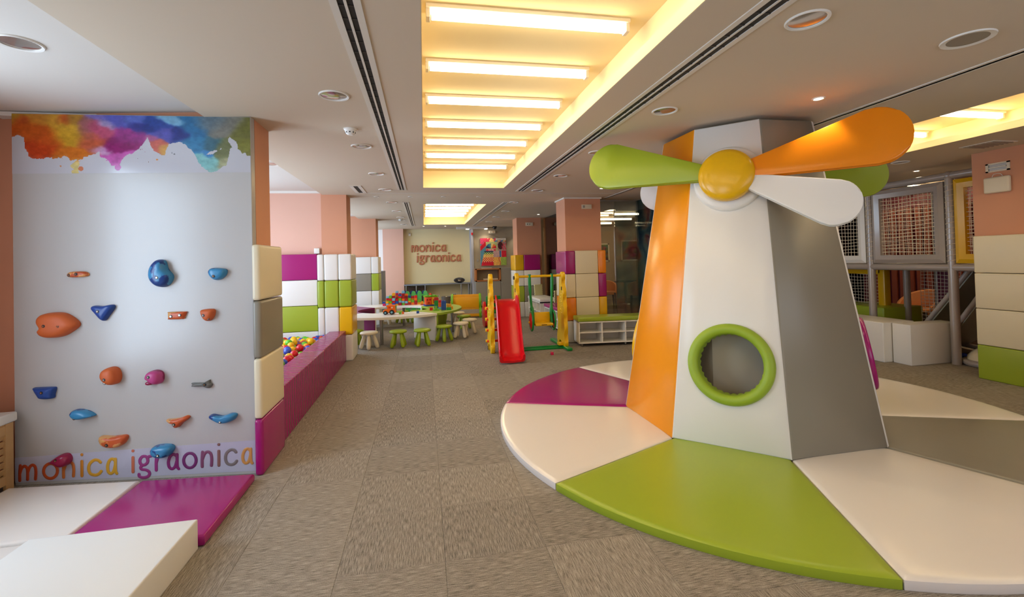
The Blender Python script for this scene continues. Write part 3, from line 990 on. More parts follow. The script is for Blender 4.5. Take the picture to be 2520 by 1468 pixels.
hold('two tone blue teardrop hold', .476, .488, [(-.078, .004), (-.06, .03), (-.015, .034), (.04, .018), (.079, -.01), (.06, -.022), (0, -.033), (-.05, -.028)], .06, H_BLUE, [(-.03, -.018, .05), (.045, -.012, .034)])
hold('orange and wood bird shaped hold', 1.123, .404, [(-.078, .02), (-.04, .022), (.02, .028), (.06, .042), (.08, .03), (.06, .008), (.03, -.012), (.005, -.038), (-.02, -.04), (-.03, -.015), (-.06, -.002)], .045, H_WOOD, [(-.01, -.01, .044), (.04, .016, .036), (-.045, .01, .032)])
hold('two tone blue wing shaped hold', 1.435, .415, [(-.095, .018), (-.07, .032), (0, .018), (.06, .034), (.097, .024), (.08, -.012), (.03, -.032), (-.02, -.03), (-.07, -.004)], .055, H_BLUE, [(0, -.014, .05), (.06, .008, .04)])
hold('orange hold with a wide wood grain face', .679, .288, [(-.095, .02), (-.08, .04), (0, .034), (.08, .04), (.096, .02), (.075, -.02), (.03, -.044), (-.03, -.044), (-.08, -.02)], .05, H_WOOD, [(-.02, -.016, .048), (-.076, .012, .03)])
hold('blue oval hold covering part of the lettering', 1.018, .204, [(-.074, .0), (-.06, .034), (0, .045), (.06, .038), (.076, .012), (.05, -.03), (.01, -.046), (-.05, -.034)], .07, H_BLUE, [(.0, -.014, .068), (.045, .014, .052)])
hold('dark magenta hold covering part of the lettering', .326, .17, [(-.066, -.006), (-.03, .024), (.01, .045), (.05, .04), (.066, .005), (.05, -.03), (.01, -.044), (-.03, -.02)], .06, H_MAG2, [(.0, .014, .057)])

# mirrored letter of the lettering stuck on the cafe glass
gp = bpy.data.objects['window_11']
lo_ = obj('letter', glyph('a', .075, .1, .012, .004), mat('faded red film', rgb(120, 50, 50), .5), gp, loc=(4.19, 8.286, 1.66))
lo_.scale = (-1, 1, 1)

# ------------------------------------------------------------------ mats and box in front of the climbing wall
def cushion(name, label, cat, lo, hi, m, bev=.016, group=None, seg=3, rz=0, puff=0):
    """a padded block: rounded edges, faces very slightly domed"""
    c = Vector([(a + b_) / 2 for a, b_ in zip(lo, hi)])
    c.z = lo[2]
    b = B()
    d = [(h - l) / 2 for l, h in zip(lo, hi)]
    b.box((-d[0], -d[1], 0), (d[0], d[1], 2 * d[2]), bev=bev, seg=seg)
    o = obj(name, b, m, loc=c, rz=rz, smooth=40)
    return tag(o, label, cat, group)
def polymat(name, label, poly, z0, z1, m, bev=.018, group=None):
    cx_ = sum(p[0] for p in poly) / len(poly)
    cy_ = sum(p[1] for p in poly) / len(poly)
    b = B()
    b.prism([(x - cx_, y - cy_) for x, y in poly], 0, z1 - z0, bev=bev, seg=3)
    return tag(obj(name, b, m, loc=(cx_, cy_, z0), smooth=45), label, 'mat', group)
polymat('crash_mat', 'glossy purple crash mat at the foot of the climbing wall', [(-1.935, 2.77), (-1.195, 2.77), (-1.195, 3.51), (-1.935, 3.595)], 0, .06, V_PURPLE, .022)
polymat('crash_mat', 'white crash mat left of the purple one', [(-2.80, 2.94), (-1.945, 2.94), (-1.945, 3.595), (-2.78, 3.70)], 0, .06, MAT_WHITE, .022)
polymat('crash_mat', 'white crash mat at the lower left corner', [(-2.80, 1.7), (-2.0, 1.7), (-2.0, 2.92), (-2.80, 2.92)], 0, .058, MAT_WHITE, .022)
cushion('foam_block', 'low white foam block in the lower left corner', 'foam block', (-1.985, 1.5, 0), (-1.22, 2.755, .16), V_WHITE, .008)
# slatted radiator cabinet at the left edge
t = thing('radiator_cabinet', 'light wooden slatted cabinet with white padded top at the left edge', 'cabinet', (-2.83, 2.6, 0))
b = B(); b.box((-.2, -1.15, .1), (-.02, 1.2, .12)); b.box((-.2, -1.15, .45), (0, 1.2, .47)); obj('carcass', b, WOOD, t)
b = B(); b.box((-.2, -1.1, .47), (.012, 1.23, .535), bev=.015, seg=3); obj('top_pad', b, V_WHITE, t)
for y in (-1.15, .0, 1.14):
    b = B(); b.box((-.012, y, .0), (.006, y + .06, .47)); obj('stile', b, WOOD, t)
for z in (.06, .40):
    b = B(); b.box((-.012, -1.15, z), (.004, 1.2, z + .06)); obj('rail', b, WOOD, t)
for k in range(6):
    b = B(); b.box((-.016, -1.1, .13 + k * .047), (-.004, 1.14, .168 + k * .047), rot=Matrix.Rotation(.35, 3, 'Y')); obj('slat', b, WOOD, t)

# ------------------------------------------------------------------ ball pit with its padded surround
rows = [(.0, .40), (.405, .835), (.84, 1.25), (1.255, 1.66)]
RN = ['bottom', 'second', 'third', 'top']
for k, (m, cn) in enumerate(((V_PURPLE, 'purple'), (V_CREAM, 'cream white'), (V_GREY, 'grey'), (V_CREAM, 'cream white'))):
    cushion('wall_cushion', '%s cushion beside the climbing wall, %s of its stack' % (cn, ['lowest', 'second', 'third', 'topmost'][k]), 'cushion', (-1.222, 3.60, rows[k][0]), (-1.165, 4.13, rows[k][1]), m, .022, 'cushions stacked beside the climbing wall')
def creased(name, r, g, b_, rough, wl):
    m = vinyl(name, r, g, b_, rough)
    nt = m.node_tree
    bp = [n for n in nt.nodes if n.type == 'BUMP'][0]
    wv = nt.nodes.new('ShaderNodeTexWave')
    wv.bands_direction = 'Y'
    wv.inputs['Scale'].default_value = wl
    wv.inputs['Distortion'].default_value = 4.0
    wv.inputs['Detail'].default_value = 1.5
    wv.inputs['Detail Scale'].default_value = 1.2
    tc = [n for n in nt.nodes if n.type == 'TEX_COORD'][0]
    nt.links.new(tc.outputs['Object'], wv.inputs['Vector'])
    nt.links.new(wv.outputs['Fac'], bp.inputs['Height'])
    bp.inputs['Strength'].default_value = .28
    return m
V_BENCH = creased('creased purple vinyl', 150, 24, 104, .2, 4.5)
cushion('pit_bench', 'purple padded bench of the ball pit, near segment', 'bench pad', (-1.455, 4.135, 0), (-1.205, 5.895, .47), V_BENCH, .012, 'purple ball pit benches')
cushion('pit_bench', 'purple padded bench of the ball pit, far segment', 'bench pad', (-1.46, 5.90, 0), (-1.215, 7.49, .47), V_BENCH, .012, 'purple ball pit benches')
prow = [(.05, .475, V_WHITE, 'white', 'lowest'), (.48, .87, V_GREEN, 'lime', 'second'), (.875, 1.268, V_WHITE, 'white', 'third'), (1.273, 1.67, V_PURPLE, 'purple', 'topmost')]
for z0, z1, m, cn, w in prow:
    cushion('wall_cushion', '%s wide cushion on the wall behind the ball pit, %s' % (cn, w), 'cushion', (-2.95, 7.55, z0), (-1.63, 7.65, z1), m, .014, 'wide cushions behind the ball pit')
C1 = [('left', -1.62, -1.525, (V_WHITE, V_WHITE, V_GREEN, V_WHITE)), ('middle', -1.52, -1.315, (V_WHITE, V_WHITE, V_GREEN, V_WHITE)), ('right corner', -1.31, -1.115, (V_WHITE, V_YELLOW, V_GREEN, V_WHITE))]
CNAME = {V_WHITE: 'white', V_YELLOW: 'yellow', V_GREEN: 'lime', V_PURPLE: 'purple', V_GREY: 'grey', V_ORANGE: 'orange', V_CREAM: 'cream', V_DEEPOR: 'orange'}
def stackcol(x0, x1, y0, y1, ms, where, grp, zz=rows, skip=(), bev=.02):
    for k in range(4):
        if k in skip:
            continue
        cushion('wall_cushion', '%s cushion, %s row, %s' % (CNAME[ms[k]], RN[k], where), 'cushion', (x0, y0, zz[k][0]), (x1, y1, zz[k][1]), ms[k], bev, grp)
for w, x0, x1, ms in C1:
    y1 = 8.02 if w == 'right corner' else 7.61
    stackcol(x0, x1, 7.5, y1, ms, '%s of the ball pit column' % w, 'cushions on the ball pit column', bev=.024)
tag(obj('socket_box', B().box((-.04, -.04, 0), (.04, .02, .085), bev=.008), WHITE_P, loc=(-1.64, 7.63, 1.675)), 'small white box on top of the purple pit cushion', 'socket')
stackcol(-1.8, -1.265, 11.58, 11.70, (V_WHITE, V_WHITE, V_GREY, V_WHITE), 'front of the far left column', 'cushions on the far left column')
stackcol(-1.26, -1.09, 11.58, 12.25, (V_WHITE, V_WHITE, V_GREEN, V_WHITE), 'right corner of the far left column', 'cushions on the far left column')
# pit floor and balls
cushion('pit_floor_pad', 'white foam floor pad under the balls', 'pad', (-2.98, 4.15, .02), (-1.47, 7.53, .33), V_WHITE, .01)
BALLC = [('red', mat('red ball', rgb(206, 18, 30), .3)), ('yellow', mat('yellow ball', rgb(238, 186, 14), .3)), ('green', mat('green ball', rgb(96, 188, 40), .3)), ('blue', mat('blue ball', rgb(46, 76, 186), .3))]
bm_ = {}
for cn, m in BALLC:
    b = B(); b.sphere((0, 0, 0), .046, 18)
    bm_[cn] = b.mesh('ball', m, 180)
def ball(x, y, z, cn):
    o = bpy.data.objects.new('ball', bm_[cn])
    COL.objects.link(o)
    o.location = (x, y, z)
    tag(o, '%s plastic ball in the ball pit' % cn, 'ball', 'balls in the ball pit')
def settle():
    """let a heap of balls come to rest in the visible corner of the pit (no two overlap)"""
    N, D = 298, .0932
    P = np.empty((N, 3))
    k = 0
    while k < N:
        y_ = rng.uniform(4.9, 7.48)
        lim = -1.5 - (y_ - 4.9) * .245 - .30
        x_ = rng.uniform(max(lim, -2.9), -1.515)
        P[k] = (x_, y_, .378 + rng.uniform(0, .14))
        k += 1
    for it in range(700):
        d = P[:, None] - P[None]
        L = np.sqrt((d ** 2).sum(-1)) + np.eye(N)
        ov = np.clip(D - L, 0, None) * (1 - np.eye(N))
        P += (d / L[..., None] * ov[..., None]).sum(1) * .36
        if it < 560:
            P[:, 2] -= .0012
        P[:, 2] = np.clip(P[:, 2], .378, None)
        P[:, 0] = np.clip(P[:, 0], -2.9, -1.512)
        P[:, 1] = np.clip(P[:, 1], 4.3, 7.495)
    return P
for k, p in enumerate(settle()):
    ball(p[0], p[1], p[2], random.choice(['red', 'yellow', 'yellow', 'green', 'blue', 'red', 'blue', 'yellow', 'green', 'red']))

# ------------------------------------------------------------------ windmill with its ring of mats
MX, MY, MR, MT, MO = 2.8776, 3.7827, 1.0755, .65, 2.2578
PH = math.radians(158.199)
ZB, ZT = .056, 2.57
def mv(i, z, dr=0):
    rr = MR + (MT - MR) * (z - ZB) / (ZT - ZB) - dr
    a = PH + i * PI / 4
    return Vector((MX + rr * math.cos(a), MY + rr * math.sin(a), z))
def face_frame(i):
    p, q = mv(i, ZB), mv(i + 1, ZB)
    m0 = (p + q) / 2
    m1 = (mv(i, ZT) + mv(i + 1, ZT)) / 2
    u = (q - p).normalized()
    w = (m1 - m0).normalized()
    n = u.cross(w)
    if n.dot(Vector((m0.x - MX, m0.y - MY, 0))) < 0:
        n = -n
    return m0, u, w, n
MILL = thing('windmill', 'tall padded windmill tower with orange, white and grey sides', 'play windmill', (MX, MY, 0))
MO_ = Vector((MX, MY, 0))
def mill_panel(i, m, hole=None):
    m0, u, w, n = face_frame(i)
    hb = (mv(i + 1, ZB) - mv(i, ZB)).length / 2 - .004
    ht = (mv(i + 1, ZT) - mv(i, ZT)).length / 2 - .004
    Ln = ((mv(i, ZT) + mv(i + 1, ZT)) / 2 - m0).length
    th = .05
    k = math.tan(PI / 8) * th
    P_ = lambda x, z, d: m0 + u * x + w * z + n * d - MO_
    b = B()
    bm = b.bm
    e = .012
    quads = {}
    for key, d, s_ in (('o', 0, e), ('m', -e, 0), ('i', -th, k)):
        quads[key] = [(-hb + s_, 0 + (e if key == 'o' else 0), d), (hb - s_, (e if key == 'o' else 0), d), (ht - s_, Ln - (e if key == 'o' else 0), d), (-ht + s_, Ln - (e if key == 'o' else 0), d)]
    vs = {kk: [bm.verts.new(P_(*q)) for q in v] for kk, v in quads.items()}
    for A_, B_ in (('o', 'm'), ('m', 'i')):
        for j in range(4):
            bm.faces.new((vs[A_][j], vs[A_][(j + 1) % 4], vs[B_][(j + 1) % 4], vs[B_][j]))
    inner = []
    if not hole:
        bm.faces.new(vs['o'])
        inner.append(bm.faces.new(vs['i'][::-1]))
    else:
        cx_, cz_, r_ = hole
        N = 48
        def ring(key, d):
            q = quads[key]
            cs = [(p[0], p[1]) for p in q]
            crn = []
            rim = []
            for a in range(N):
                an = 2 * PI * a / N
                rim.append(bm.verts.new(P_(cx_ + r_ * math.cos(an), cz_ + r_ * math.sin(an), d)))
            return rim
        for key, d, lst in (('o', 0, None), ('i', -th, inner)):
            rim = ring(key, d)
            q = quads[key]
            # split the face in four fans between rim quarters and corners
            angs = [math.atan2(p[1] - cz_, p[0] - cx_) % (2 * PI) for p in q]
            idx = [int(round(a / (2 * PI) * N)) % N for a in angs]
            for j in range(4):
                a0, a1 = idx[j], idx[(j + 1) % 4]
                seq = []
                a = a0
                while True:
                    seq.append(rim[a])
                    if a == a1:
                        break
                    a = (a + 1) % N
                f = bm.faces.new([vs[key][j], vs[key][(j + 1) % 4]] + seq[::-1])
                if lst is not None:
                    lst.append(f)
            quads[key + 'rim'] = rim
        ro, ri = quads['orim'], quads['irim']
        for a in range(N):
            inner.append(bm.faces.new((ro[a], ro[(a + 1) % N], ri[(a + 1) % N], ri[a])))
    for f in inner:
        f.material_index = 1
    o = obj('panel', b, [m, V_INNER], MILL, smooth=50)
    return o
mcol = {0: V_ORANGE, 1: V_WHITE, 2: V_GREY, 3: V_WHITE, 4: V_GREEN, 5: V_WHITE, 6: V_ORANGE, 7: V_WHITE}
holes = {1: (.02, .615, .235), 3: (.0, .615, .235), 7: (.0, .615, .235)}  # the last opening is unseen, added to let light into the tower
for i in range(8):
    mill_panel(i, mcol[i], holes.get(i))
# padded core: the building's column inside the tower
b = B()
b.prism([(.72 * math.cos(PH + .2 + k * PI / 4), .72 * math.sin(PH + .2 + k * PI / 4)) for k in range(8)], 0, 1.6, bev=.02, seg=2)
obj('padded_core', b, vinyl('pale grey vinyl', 176, 168, 152, .45), MILL, smooth=25)
# top deck closing the tower
b = B()
b.prism([(mv(i, ZT - .02, .06).x - MX, mv(i, ZT - .02, .06).y - MY) for i in range(8)], ZT - .03, ZT - .01)
obj('top_deck', b, V_INNER, MILL)
def frame_matrix(i, x, z, off):
    m0, u, w, n = face_frame(i)
    M = Matrix((u, w, n)).transposed().to_4x4()
    M.translation = m0 + u * x + w * z + n * off - MO_
    return M
def porthole(i, m, lab, tr=.04):
    x, z, r_ = holes[i]
    b = B()
    Mx = frame_matrix(i, x, z, .012)
    b.tube([Mx @ Vector((.265 * math.cos(a), .265 * math.sin(a), 0)) for a in np.linspace(0, 2 * PI, 65)[:-1]], tr, n=14, closed=True)
    o = obj('porthole_ring', b, m, MILL, smooth=80)
    o['label'] = lab
    # gathered sleeve lining the opening
    b = B()
    N = 90
    r0 = [b.bm.verts.new(Mx @ Vector(((.232 + .003 * math.sin(a * 23)) * math.cos(a), (.232 + .003 * math.sin(a * 23)) * math.sin(a), .01))) for a in np.linspace(0, 2 * PI, N + 1)[:-1]]
    r1 = [b.bm.verts.new(Mx @ Vector(((.222 + .006 * math.sin(a * 31 + 1)) * math.cos(a), (.222 + .006 * math.sin(a * 31 + 1)) * math.sin(a), -.07))) for a in np.linspace(0, 2 * PI, N + 1)[:-1]]
    for j in range(N):
        b.bm.faces.new((r0[j], r0[(j + 1) % N], r1[(j + 1) % N], r1[j]))
    obj('sleeve', b, m, o, smooth=80)
porthole(1, vinyl('lime ring vinyl', 146, 172, 40, .5), 'lime padded porthole ring')
porthole(3, V_PURPLE, 'purple padded porthole ring', .026)
porthole(7, V_YELLOW, 'yellow padded porthole ring at the back, added to let light in')  # ring of the added opening on the unseen side, there to brighten the interior
def blade(i, hx, hz, ang, L, r0, w0, w1, m, lab, dz=.10):
    Mx = frame_matrix(i, hx, hz, dz) @ Matrix.Rotation(math.radians(ang), 4, 'Z')
    rr = w1
    xs0 = L - rr * .95
    pts = [(r0, -w0), (xs0 * .97, -w1 * .985)]
    for a in np.linspace(-80, 80, 17):
        pts.append((xs0 + (L - xs0) * math.cos(math.radians(a)), w1 * math.sin(math.radians(a))))
    pts += [(xs0 * .97, w1 * .985), (r0, w0)]
    b = B()
    b.prism(pts, -.032, .032, bev=.012, seg=3, M=Mx)
    o = obj('blade', b, m, MILL, smooth=45)
    o['label'] = lab
    # raised seam running round the edge of the blade
    b = B()
    b.tube([Mx @ Vector((x * .999, y * 1.0, 0)) for x, y in pts], .0045, n=6, closed=True)
    obj('seam', b, m, o, smooth=60)
def rotor(i, hx, hz, blades, lab):
    b = B()
    R3 = frame_matrix(i, hx, hz, 0)
    b.lathe([(0, .045), (.2, .045), (.245, .038), (.262, .022), (.265, 0)], n=48)
    for v in b.bm.verts:
        v.co = R3 @ v.co
    obj('hub_base', b, V_WHITE, MILL, smooth=50)
    b = B()
    b.lathe([(.15, .04), (.196, .055), (.205, .085), (.205, .13), (.195, .155), (.165, .172), (.1, .184), (0, .19)], n=48)
    for v in b.bm.verts:
        v.co = R3 @ v.co
    o = obj('hub', b, V_YELLOW, MILL, smooth=60)
    o['label'] = lab
    for bl in blades:
        blade(i, hx, hz, *bl)
rotor(1, .02, 2.07, [(9.5, 1.14, .16, .07, .2, V_DEEPOR, 'orange blade pointing right'), (-22.5, .9, .16, .055, .165, V_WHITE, 'white blade pointing down to the right'), (168, 1.18, .16, .065, .205, V_GREEN, 'lime blade pointing left')], 'round yellow hub')
rotor(5, 0, 2.07, [(174.5, 1.18, .16, .065, .2, V_GREEN, 'lime blade at the back'), (7.5, 1.15, .16, .065, .2, V_WHITE, 'white blade at the back'), (-88, 1.1, .16, .065, .2, V_DEEPOR, 'orange blade at the back')], 'round yellow hub at the back')

def puffed_sector(i, m, label, wr=0):
    """one eighth of the ring: vinyl mat with slightly bulging top"""
    a0, a1 = PH + i * PI / 4, PH + (i + 1) * PI / 4
    gap = .004
    NA, NR = 20, 16
    cxm, cym = MX + 1.65 * math.cos((a0 + a1) / 2), MY + 1.65 * math.sin((a0 + a1) / 2)
    b = B()
    bm = b.bm
    th = .055
    def pos(s, t_):
        a = a0 + (a1 - a0) * s
        p0 = mv(i, ZB) + (mv(i + 1, ZB) - mv(i, ZB)) * s
        inn = Vector((p0.x - MX, p0.y - MY)) * .985
        out = Vector((MO * math.cos(a), MO * math.sin(a)))
        p = inn + (out - inn) * t_
        mid = Vector((math.cos((a0 + a1) / 2), math.sin((a0 + a1) / 2)))
        per = Vector((-mid.y, mid.x))
        p -= per * gap * (2 * s - 1)
        return p
    # parameter rows with tight edge loops for the rounded rim
    e = [0, .008, .03]
    S = e + list(np.linspace(.08, .92, NA - 6)) + [1 - x for x in e[::-1]]
    Tt = e + list(np.linspace(.08, .92, NR - 6)) + [1 - x for x in e[::-1]]
    top = {}
    for a_, s in enumerate(S):
        for c_, t_ in enumerate(Tt):
            p = pos(s, t_)
            ed = min(s, 1 - s) * 1.1
            er = (1 - t_) * 1.18
            d = min(ed, er)
            z = th + .006 * min(1, d / .25)
            if d < .02:
                z = th - .010 * (1 - d / .02) ** 2
            if wr:
                # a few soft creases in the cover
                f = math.sin((p.x * wr[0] + p.y * wr[1]) * 30 + 3 * math.sin(p.x * 5)) 
                g = math.exp(-((s - wr[2]) / .16) ** 2 - ((t_ - wr[3]) / .2) ** 2)
                z += .0035 * f * g
            top[a_, c_] = bm.verts.new((MX + p.x - cxm, MY + p.y - cym, z))
    for a_ in range(len(S) - 1):
        for c_ in range(len(Tt) - 1):
            bm.faces.new((top[a_, c_], top[a_ + 1, c_], top[a_ + 1, c_ + 1], top[a_, c_ + 1]))
    loop = [(a_, 0) for a_ in range(len(S))] + [(len(S) - 1, c_) for c_ in range(1, len(Tt))] + [(a_, len(Tt) - 1) for a_ in range(len(S) - 2, -1, -1)] + [(0, c_) for c_ in range(len(Tt) - 2, 0, -1)]
    prev = [top[k] for k in loop]
    for z, sc_ in ((.038, 1.0), (.004, 1.0), (0, .997)):
        cur = [bm.verts.new((v.co.x * sc_, v.co.y * sc_, z)) for v in [top[k] for k in loop]]
        for j in range(len(loop)):
            bm.faces.new((prev[j], prev[(j + 1) % len(loop)], cur[(j + 1) % len(loop)], cur[j]))
        prev = cur
    bm.faces.new(prev)
    return tag(obj('floor_mat', b, m, loc=(cxm, cym, 0), smooth=50), label, 'mat', 'wedge mats around the windmill')
puffed_sector(0, MAT_WHITE, 'white wedge mat between the purple and the lime one')
puffed_sector(1, V_GREEN, 'lime green wedge mat at the front of the windmill', (.7, .6, .62, .5))
puffed_sector(2, MAT_WHITE, 'large white wedge mat at the lower right', (.9, .3, .45, .85))
puffed_sector(3, V_GREY, 'grey wedge mat right of the windmill')
puffed_sector(4, MAT_WHITE, 'white wedge mat behind the grey one')
puffed_sector(5, V_YELLOW, 'yellow wedge mat hidden behind the windmill')
puffed_sector(6, MAT_WHITE, 'white wedge mat behind the purple one')
puffed_sector(7, V_PURPLE, 'purple wedge mat left of the windmill', (.3, .9, .3, .8))

# ------------------------------------------------------------------ cushions on the right hand columns
DROW = [(.0, .385), (.39, .795), (.80, 1.215), (1.22, 1.63)]
g_ = 'cushions on the column behind the swing'
stackcol(2.46, 2.645, 7.82, 8.42, (V_WHITE, V_DEEPOR, V_CREAM, V_PURPLE), 'left corner of the column behind the swing', g_, DROW)
stackcol(2.65, 3.075, 7.82, 7.94, (V_CREAM, V_CREAM, V_CREAM, V_CREAM), 'middle of the column behind the swing', g_, DROW, bev=.012)
stackcol(3.08, 3.22, 7.80, 8.27, (V_WHITE, V_YELLOW, V_PURPLE, V_DEEPOR), 'right corner of the column behind the swing', g_, DROW)
EROW = [(.0, .395), (.40, .805), (.81, 1.215), (1.22, 1.62)]
g_ = 'cushions on the far right column'
stackcol(2.32, 2.555, 11.7, 12.3, (V_WHITE, V_GREEN, V_WHITE, V_YELLOW), 'left corner of the far right column', g_, EROW)
stackcol(2.56, 3.0, 11.7, 11.83, (V_WHITE, V_GREY, V_WHITE, V_PURPLE), 'front of the far right column', g_, EROW)
RROW = [(.0, .385), (.39, .80), (.805, 1.205), (1.21, 1.63)]
for k, (m, cn) in enumerate(((V_GREEN, 'lime'), (V_CREAM, 'cream'), (V_CREAM, 'cream'), (V_CREAM, 'cream'))):
    cushion('wall_cushion', '%s cushion on the column at the right edge, %s' % (cn, ['lowest', 'second', 'third', 'topmost'][k]), 'cushion', (6.23, 3.2, RROW[k][0]), (6.37, 4.2, RROW[k][1]), m, .012, 'cushions on the right edge column')

# ------------------------------------------------------------------ ring table, stools and the toys on it
TCX, TCY, TRO, TRI, TH = -.65, 10.0, 1.42, .72, .52
def table_segment(a0, a1, m, label):
    am = math.radians((a0 + a1) / 2)
    c = Vector((TCX + 1.07 * math.cos(am), TCY + 1.07 * math.sin(am), 0))
    t = thing('table_segment', label, 'table', c, group='segments of the ring table')
    A0, A1 = math.radians(a0 + .15), math.radians(a1 - .15)
    def arc(r, n=20):
        return [(TCX + r * math.cos(a) - c.x, TCY + r * math.sin(a) - c.y) for a in np.linspace(A0, A1, n)]
    b = B(); b.prism(arc(TRO) + arc(TRI)[::-1], TH - .042, TH, bev=.003, seg=1); obj('tabletop', b, m, t)
    for a in (A0, A1):
        d = Vector((math.cos(a), math.sin(a)))
        pr = Vector((-d.y, d.x)) * (.028 if a == A0 else -.028)
        q = [Vector((TCX - c.x, TCY - c.y)) + d * TRI, Vector((TCX - c.x, TCY - c.y)) + d * (TRO - .02)]
        b = B(); b.prism([tuple(q[0]), tuple(q[1]), tuple(q[1] + pr), tuple(q[0] + pr)], 0, TH - .042); obj('end_panel', b, m, t)
    b = B()
    b.lathe([(0, 0), (.035, 0), (.035, .012), (.03, .015), (.03, TH - .05), (.045, TH - .045), (.045, TH - .042)], (TCX + 1.22 * math.cos(am) - c.x, TCY + 1.22 * math.sin(am) - c.y, 0), n=20)
    obj('leg', b, STEEL, t)
table_segment(-142, -52, WHITE_L, 'white quarter of the ring table nearest the camera')
table_segment(-52, 38, T_GREEN, 'lime quarter of the ring table on the right')
table_segment(38, 128, WHITE_L, 'white quarter of the ring table at the back')
table_segment(128, 218, T_PURPLE, 'purple quarter of the ring table on the left')

def stool_mesh(m):
    t = thing('stool', 'x', 'stool')
    b = B(); b.lathe([(0, .31), (.10, .31), (.135, .306), (.15, .295), (.154, .28), (.148, .266), (.12, .258), (0, .258)], n=32); obj('seat', b, m, t, smooth=60)
    for k in range(4):
        a = PI / 4 + k * PI / 2
        c, s_ = math.cos(a), math.sin(a)
        p0, p1 = Vector((.075 * c, .075 * s_, .262)), Vector((.145 * c, .145 * s_, .012))
        b = B()
        pts = [p0 + (p1 - p0) * f for f in (0, .2, .5, .75, .9, .97, 1)]
        b.tube(pts, [.024, .027, .033, .036, .034, .026, .012], n=12)
        obj('leg', b, m, t, smooth=60)
    return t
sw = stool_mesh(P_CREAM)
sg = stool_mesh(P_OLIVE)
stl = [('g', -1.26, 8.70, 'half hidden behind the ball pit column'), ('w', -.98, 8.42, 'in front of the ring table, beside the half hidden lime one'), ('g', -.48, 8.40, 'below the orange toy truck'), ('g', -.06, 8.40, 'in front of the white table quarter'), ('g', .34, 8.74, 'at the white and lime table joint'),
       ('w', .68, 9.05, 'nearest on the right of the ring table'), ('w', .90, 9.53, 'farthest right beside the ring table'), ('g', .84, 10.2, 'between two white stools on the right'), ('w', .76, 10.88, 'right of the table leg'), ('g', .58, 11.62, 'at the back right of the ring table'),
       ('w', -.95, 11.55, 'behind the ring table at the left'), ('g', -.56, 11.75, 'behind the ring table, left lime one'), ('g', -.22, 11.7, 'behind the ring table, right lime one'), ('w', .14, 11.75, 'behind the ring table at the right')]
used = set()
for c, x, y, w in stl:
    src = sw if c == 'w' else sg
    lab = ('white' if c == 'w' else 'lime') + ' round plastic stool ' + w
    rz = random.uniform(0, PI / 2)
    if c not in used:
        used.add(c)
        src.location = (x, y, 0); src.rotation_euler = (0, 0, rz); src['label'] = lab; src['group'] = 'round stools at the ring table'
    else:
        copy_tree(src, (x, y, 0), rz, lab, 'round stools at the ring table')
# toy truck
t = thing('toy_truck', 'orange toy truck with black wheels on the white table', 'toy truck', (-.66, 9.06, TH), math.radians(-8))
b = B()
b.prism([(-.12, .035), (.115, .035), (.12, .06), (.105, .17), (.095, .18), (-.05, .18), (-.065, .17), (-.075, .1), (-.11, .09), (-.125, .07)], -.055, .055, bev=.01, seg=2, M=Matrix(((1, 0, 0, 0), (0, 0, -1, 0), (0, 1, 0, 0), (0, 0, 0, 1))))
obj('body', b, P_ORA, t, smooth=45)
for x, r_ in ((-.075, .038), (.045, .046)):
    for s_ in (-1, 1):
        b = B(); b.cyl((x, s_ * .045, r_), (x, s_ * .07, r_), r_, n=20); o = obj('wheel', b, BLACK, t)
        b = B(); b.cyl((x, s_ * .069, r_), (x, s_ * .074, r_), r_ * .45, n=14); obj('wheel_cap', b, P_SKY, o)
b = B(); b.box((-.07, -.0575, .11), (-.045, -.0545, .15)); obj('side_window', b, P_SKY, t)
b = B(); b.box((.1, -.04, .05), (.118, .04, .16)); obj('rear_door', b, P_LIME, t)
b = B(); b.cyl((0, -.054, .135), (0, -.058, .135), .016, n=12); obj('heart_badge', b, P_RED, t)
b = B(); b.cyl((.05, -.054, .135), (.05, -.058, .135), .014, n=12); obj('round_badge', b, WHITE_P, t)
# building bricks
def brick_mesh(w, d, h, m, nm):
    b = B()
    b.box((-w / 2, -d / 2, 0), (w / 2, d / 2, h), bev=.002, seg=1)
    nx, ny = max(1, round(w / .032)), max(1, round(d / .032))
    for i in range(nx):
        for j in range(ny):
            b.cyl((-w / 2 + (i + .5) * w / nx, -d / 2 + (j + .5) * d / ny, h), (-w / 2 + (i + .5) * w / nx, -d / 2 + (j + .5) * d / ny, h + .008), .0095, n=8)
    return b.mesh(nm, m, 35)
PAL = {'red': P_RED, 'dark red': P_DKRED, 'orange': P_ORA, 'yellow': P_AMB, 'lime': P_LIME, 'green': P_GRN, 'blue': P_BLUE, 'pale blue': P_SKY, 'magenta': P_MAG}
BM = {}
def brick(x, y, z, cn, size, label, rz=0, grp='building bricks piled on the back of the ring table'):
    key = (cn, size)
    if key not in BM:
        BM[key] = brick_mesh(*size, PAL[cn], 'toy_brick')
    o = bpy.data.objects.new('toy_brick', BM[key])
    COL.objects.link(o)
    o.location = (x, y, z)
    o.rotation_euler = (0, 0, rz)
    return tag(o, label, 'toy brick', grp)
S1, S2, S3 = (.064, .064, .056), (.128, .064, .056), (.064, .064, .11)
ORD = ['lowest', 'second', 'third', 'fourth', 'fifth', 'sixth']
PROF = [2, 2, 4, 5, 3, 5, 4, 3, 3, 2, 4, 2, 1]
BACK = [2, 4, 5, 5, 6, 5, 6, 5, 4, 4, 3, 2, 1]
MIXC = ['dark red', 'red', 'orange', 'yellow', 'lime', 'yellow', 'dark red', 'orange', 'pale blue', 'magenta', 'lime', 'red', 'blue']
CN_ = ['leftmost', 'second', 'third', 'fourth', 'fifth', 'sixth', 'seventh', 'eighth', 'ninth', 'tenth', 'eleventh', 'twelfth', 'rightmost']
rb = random.Random(5)
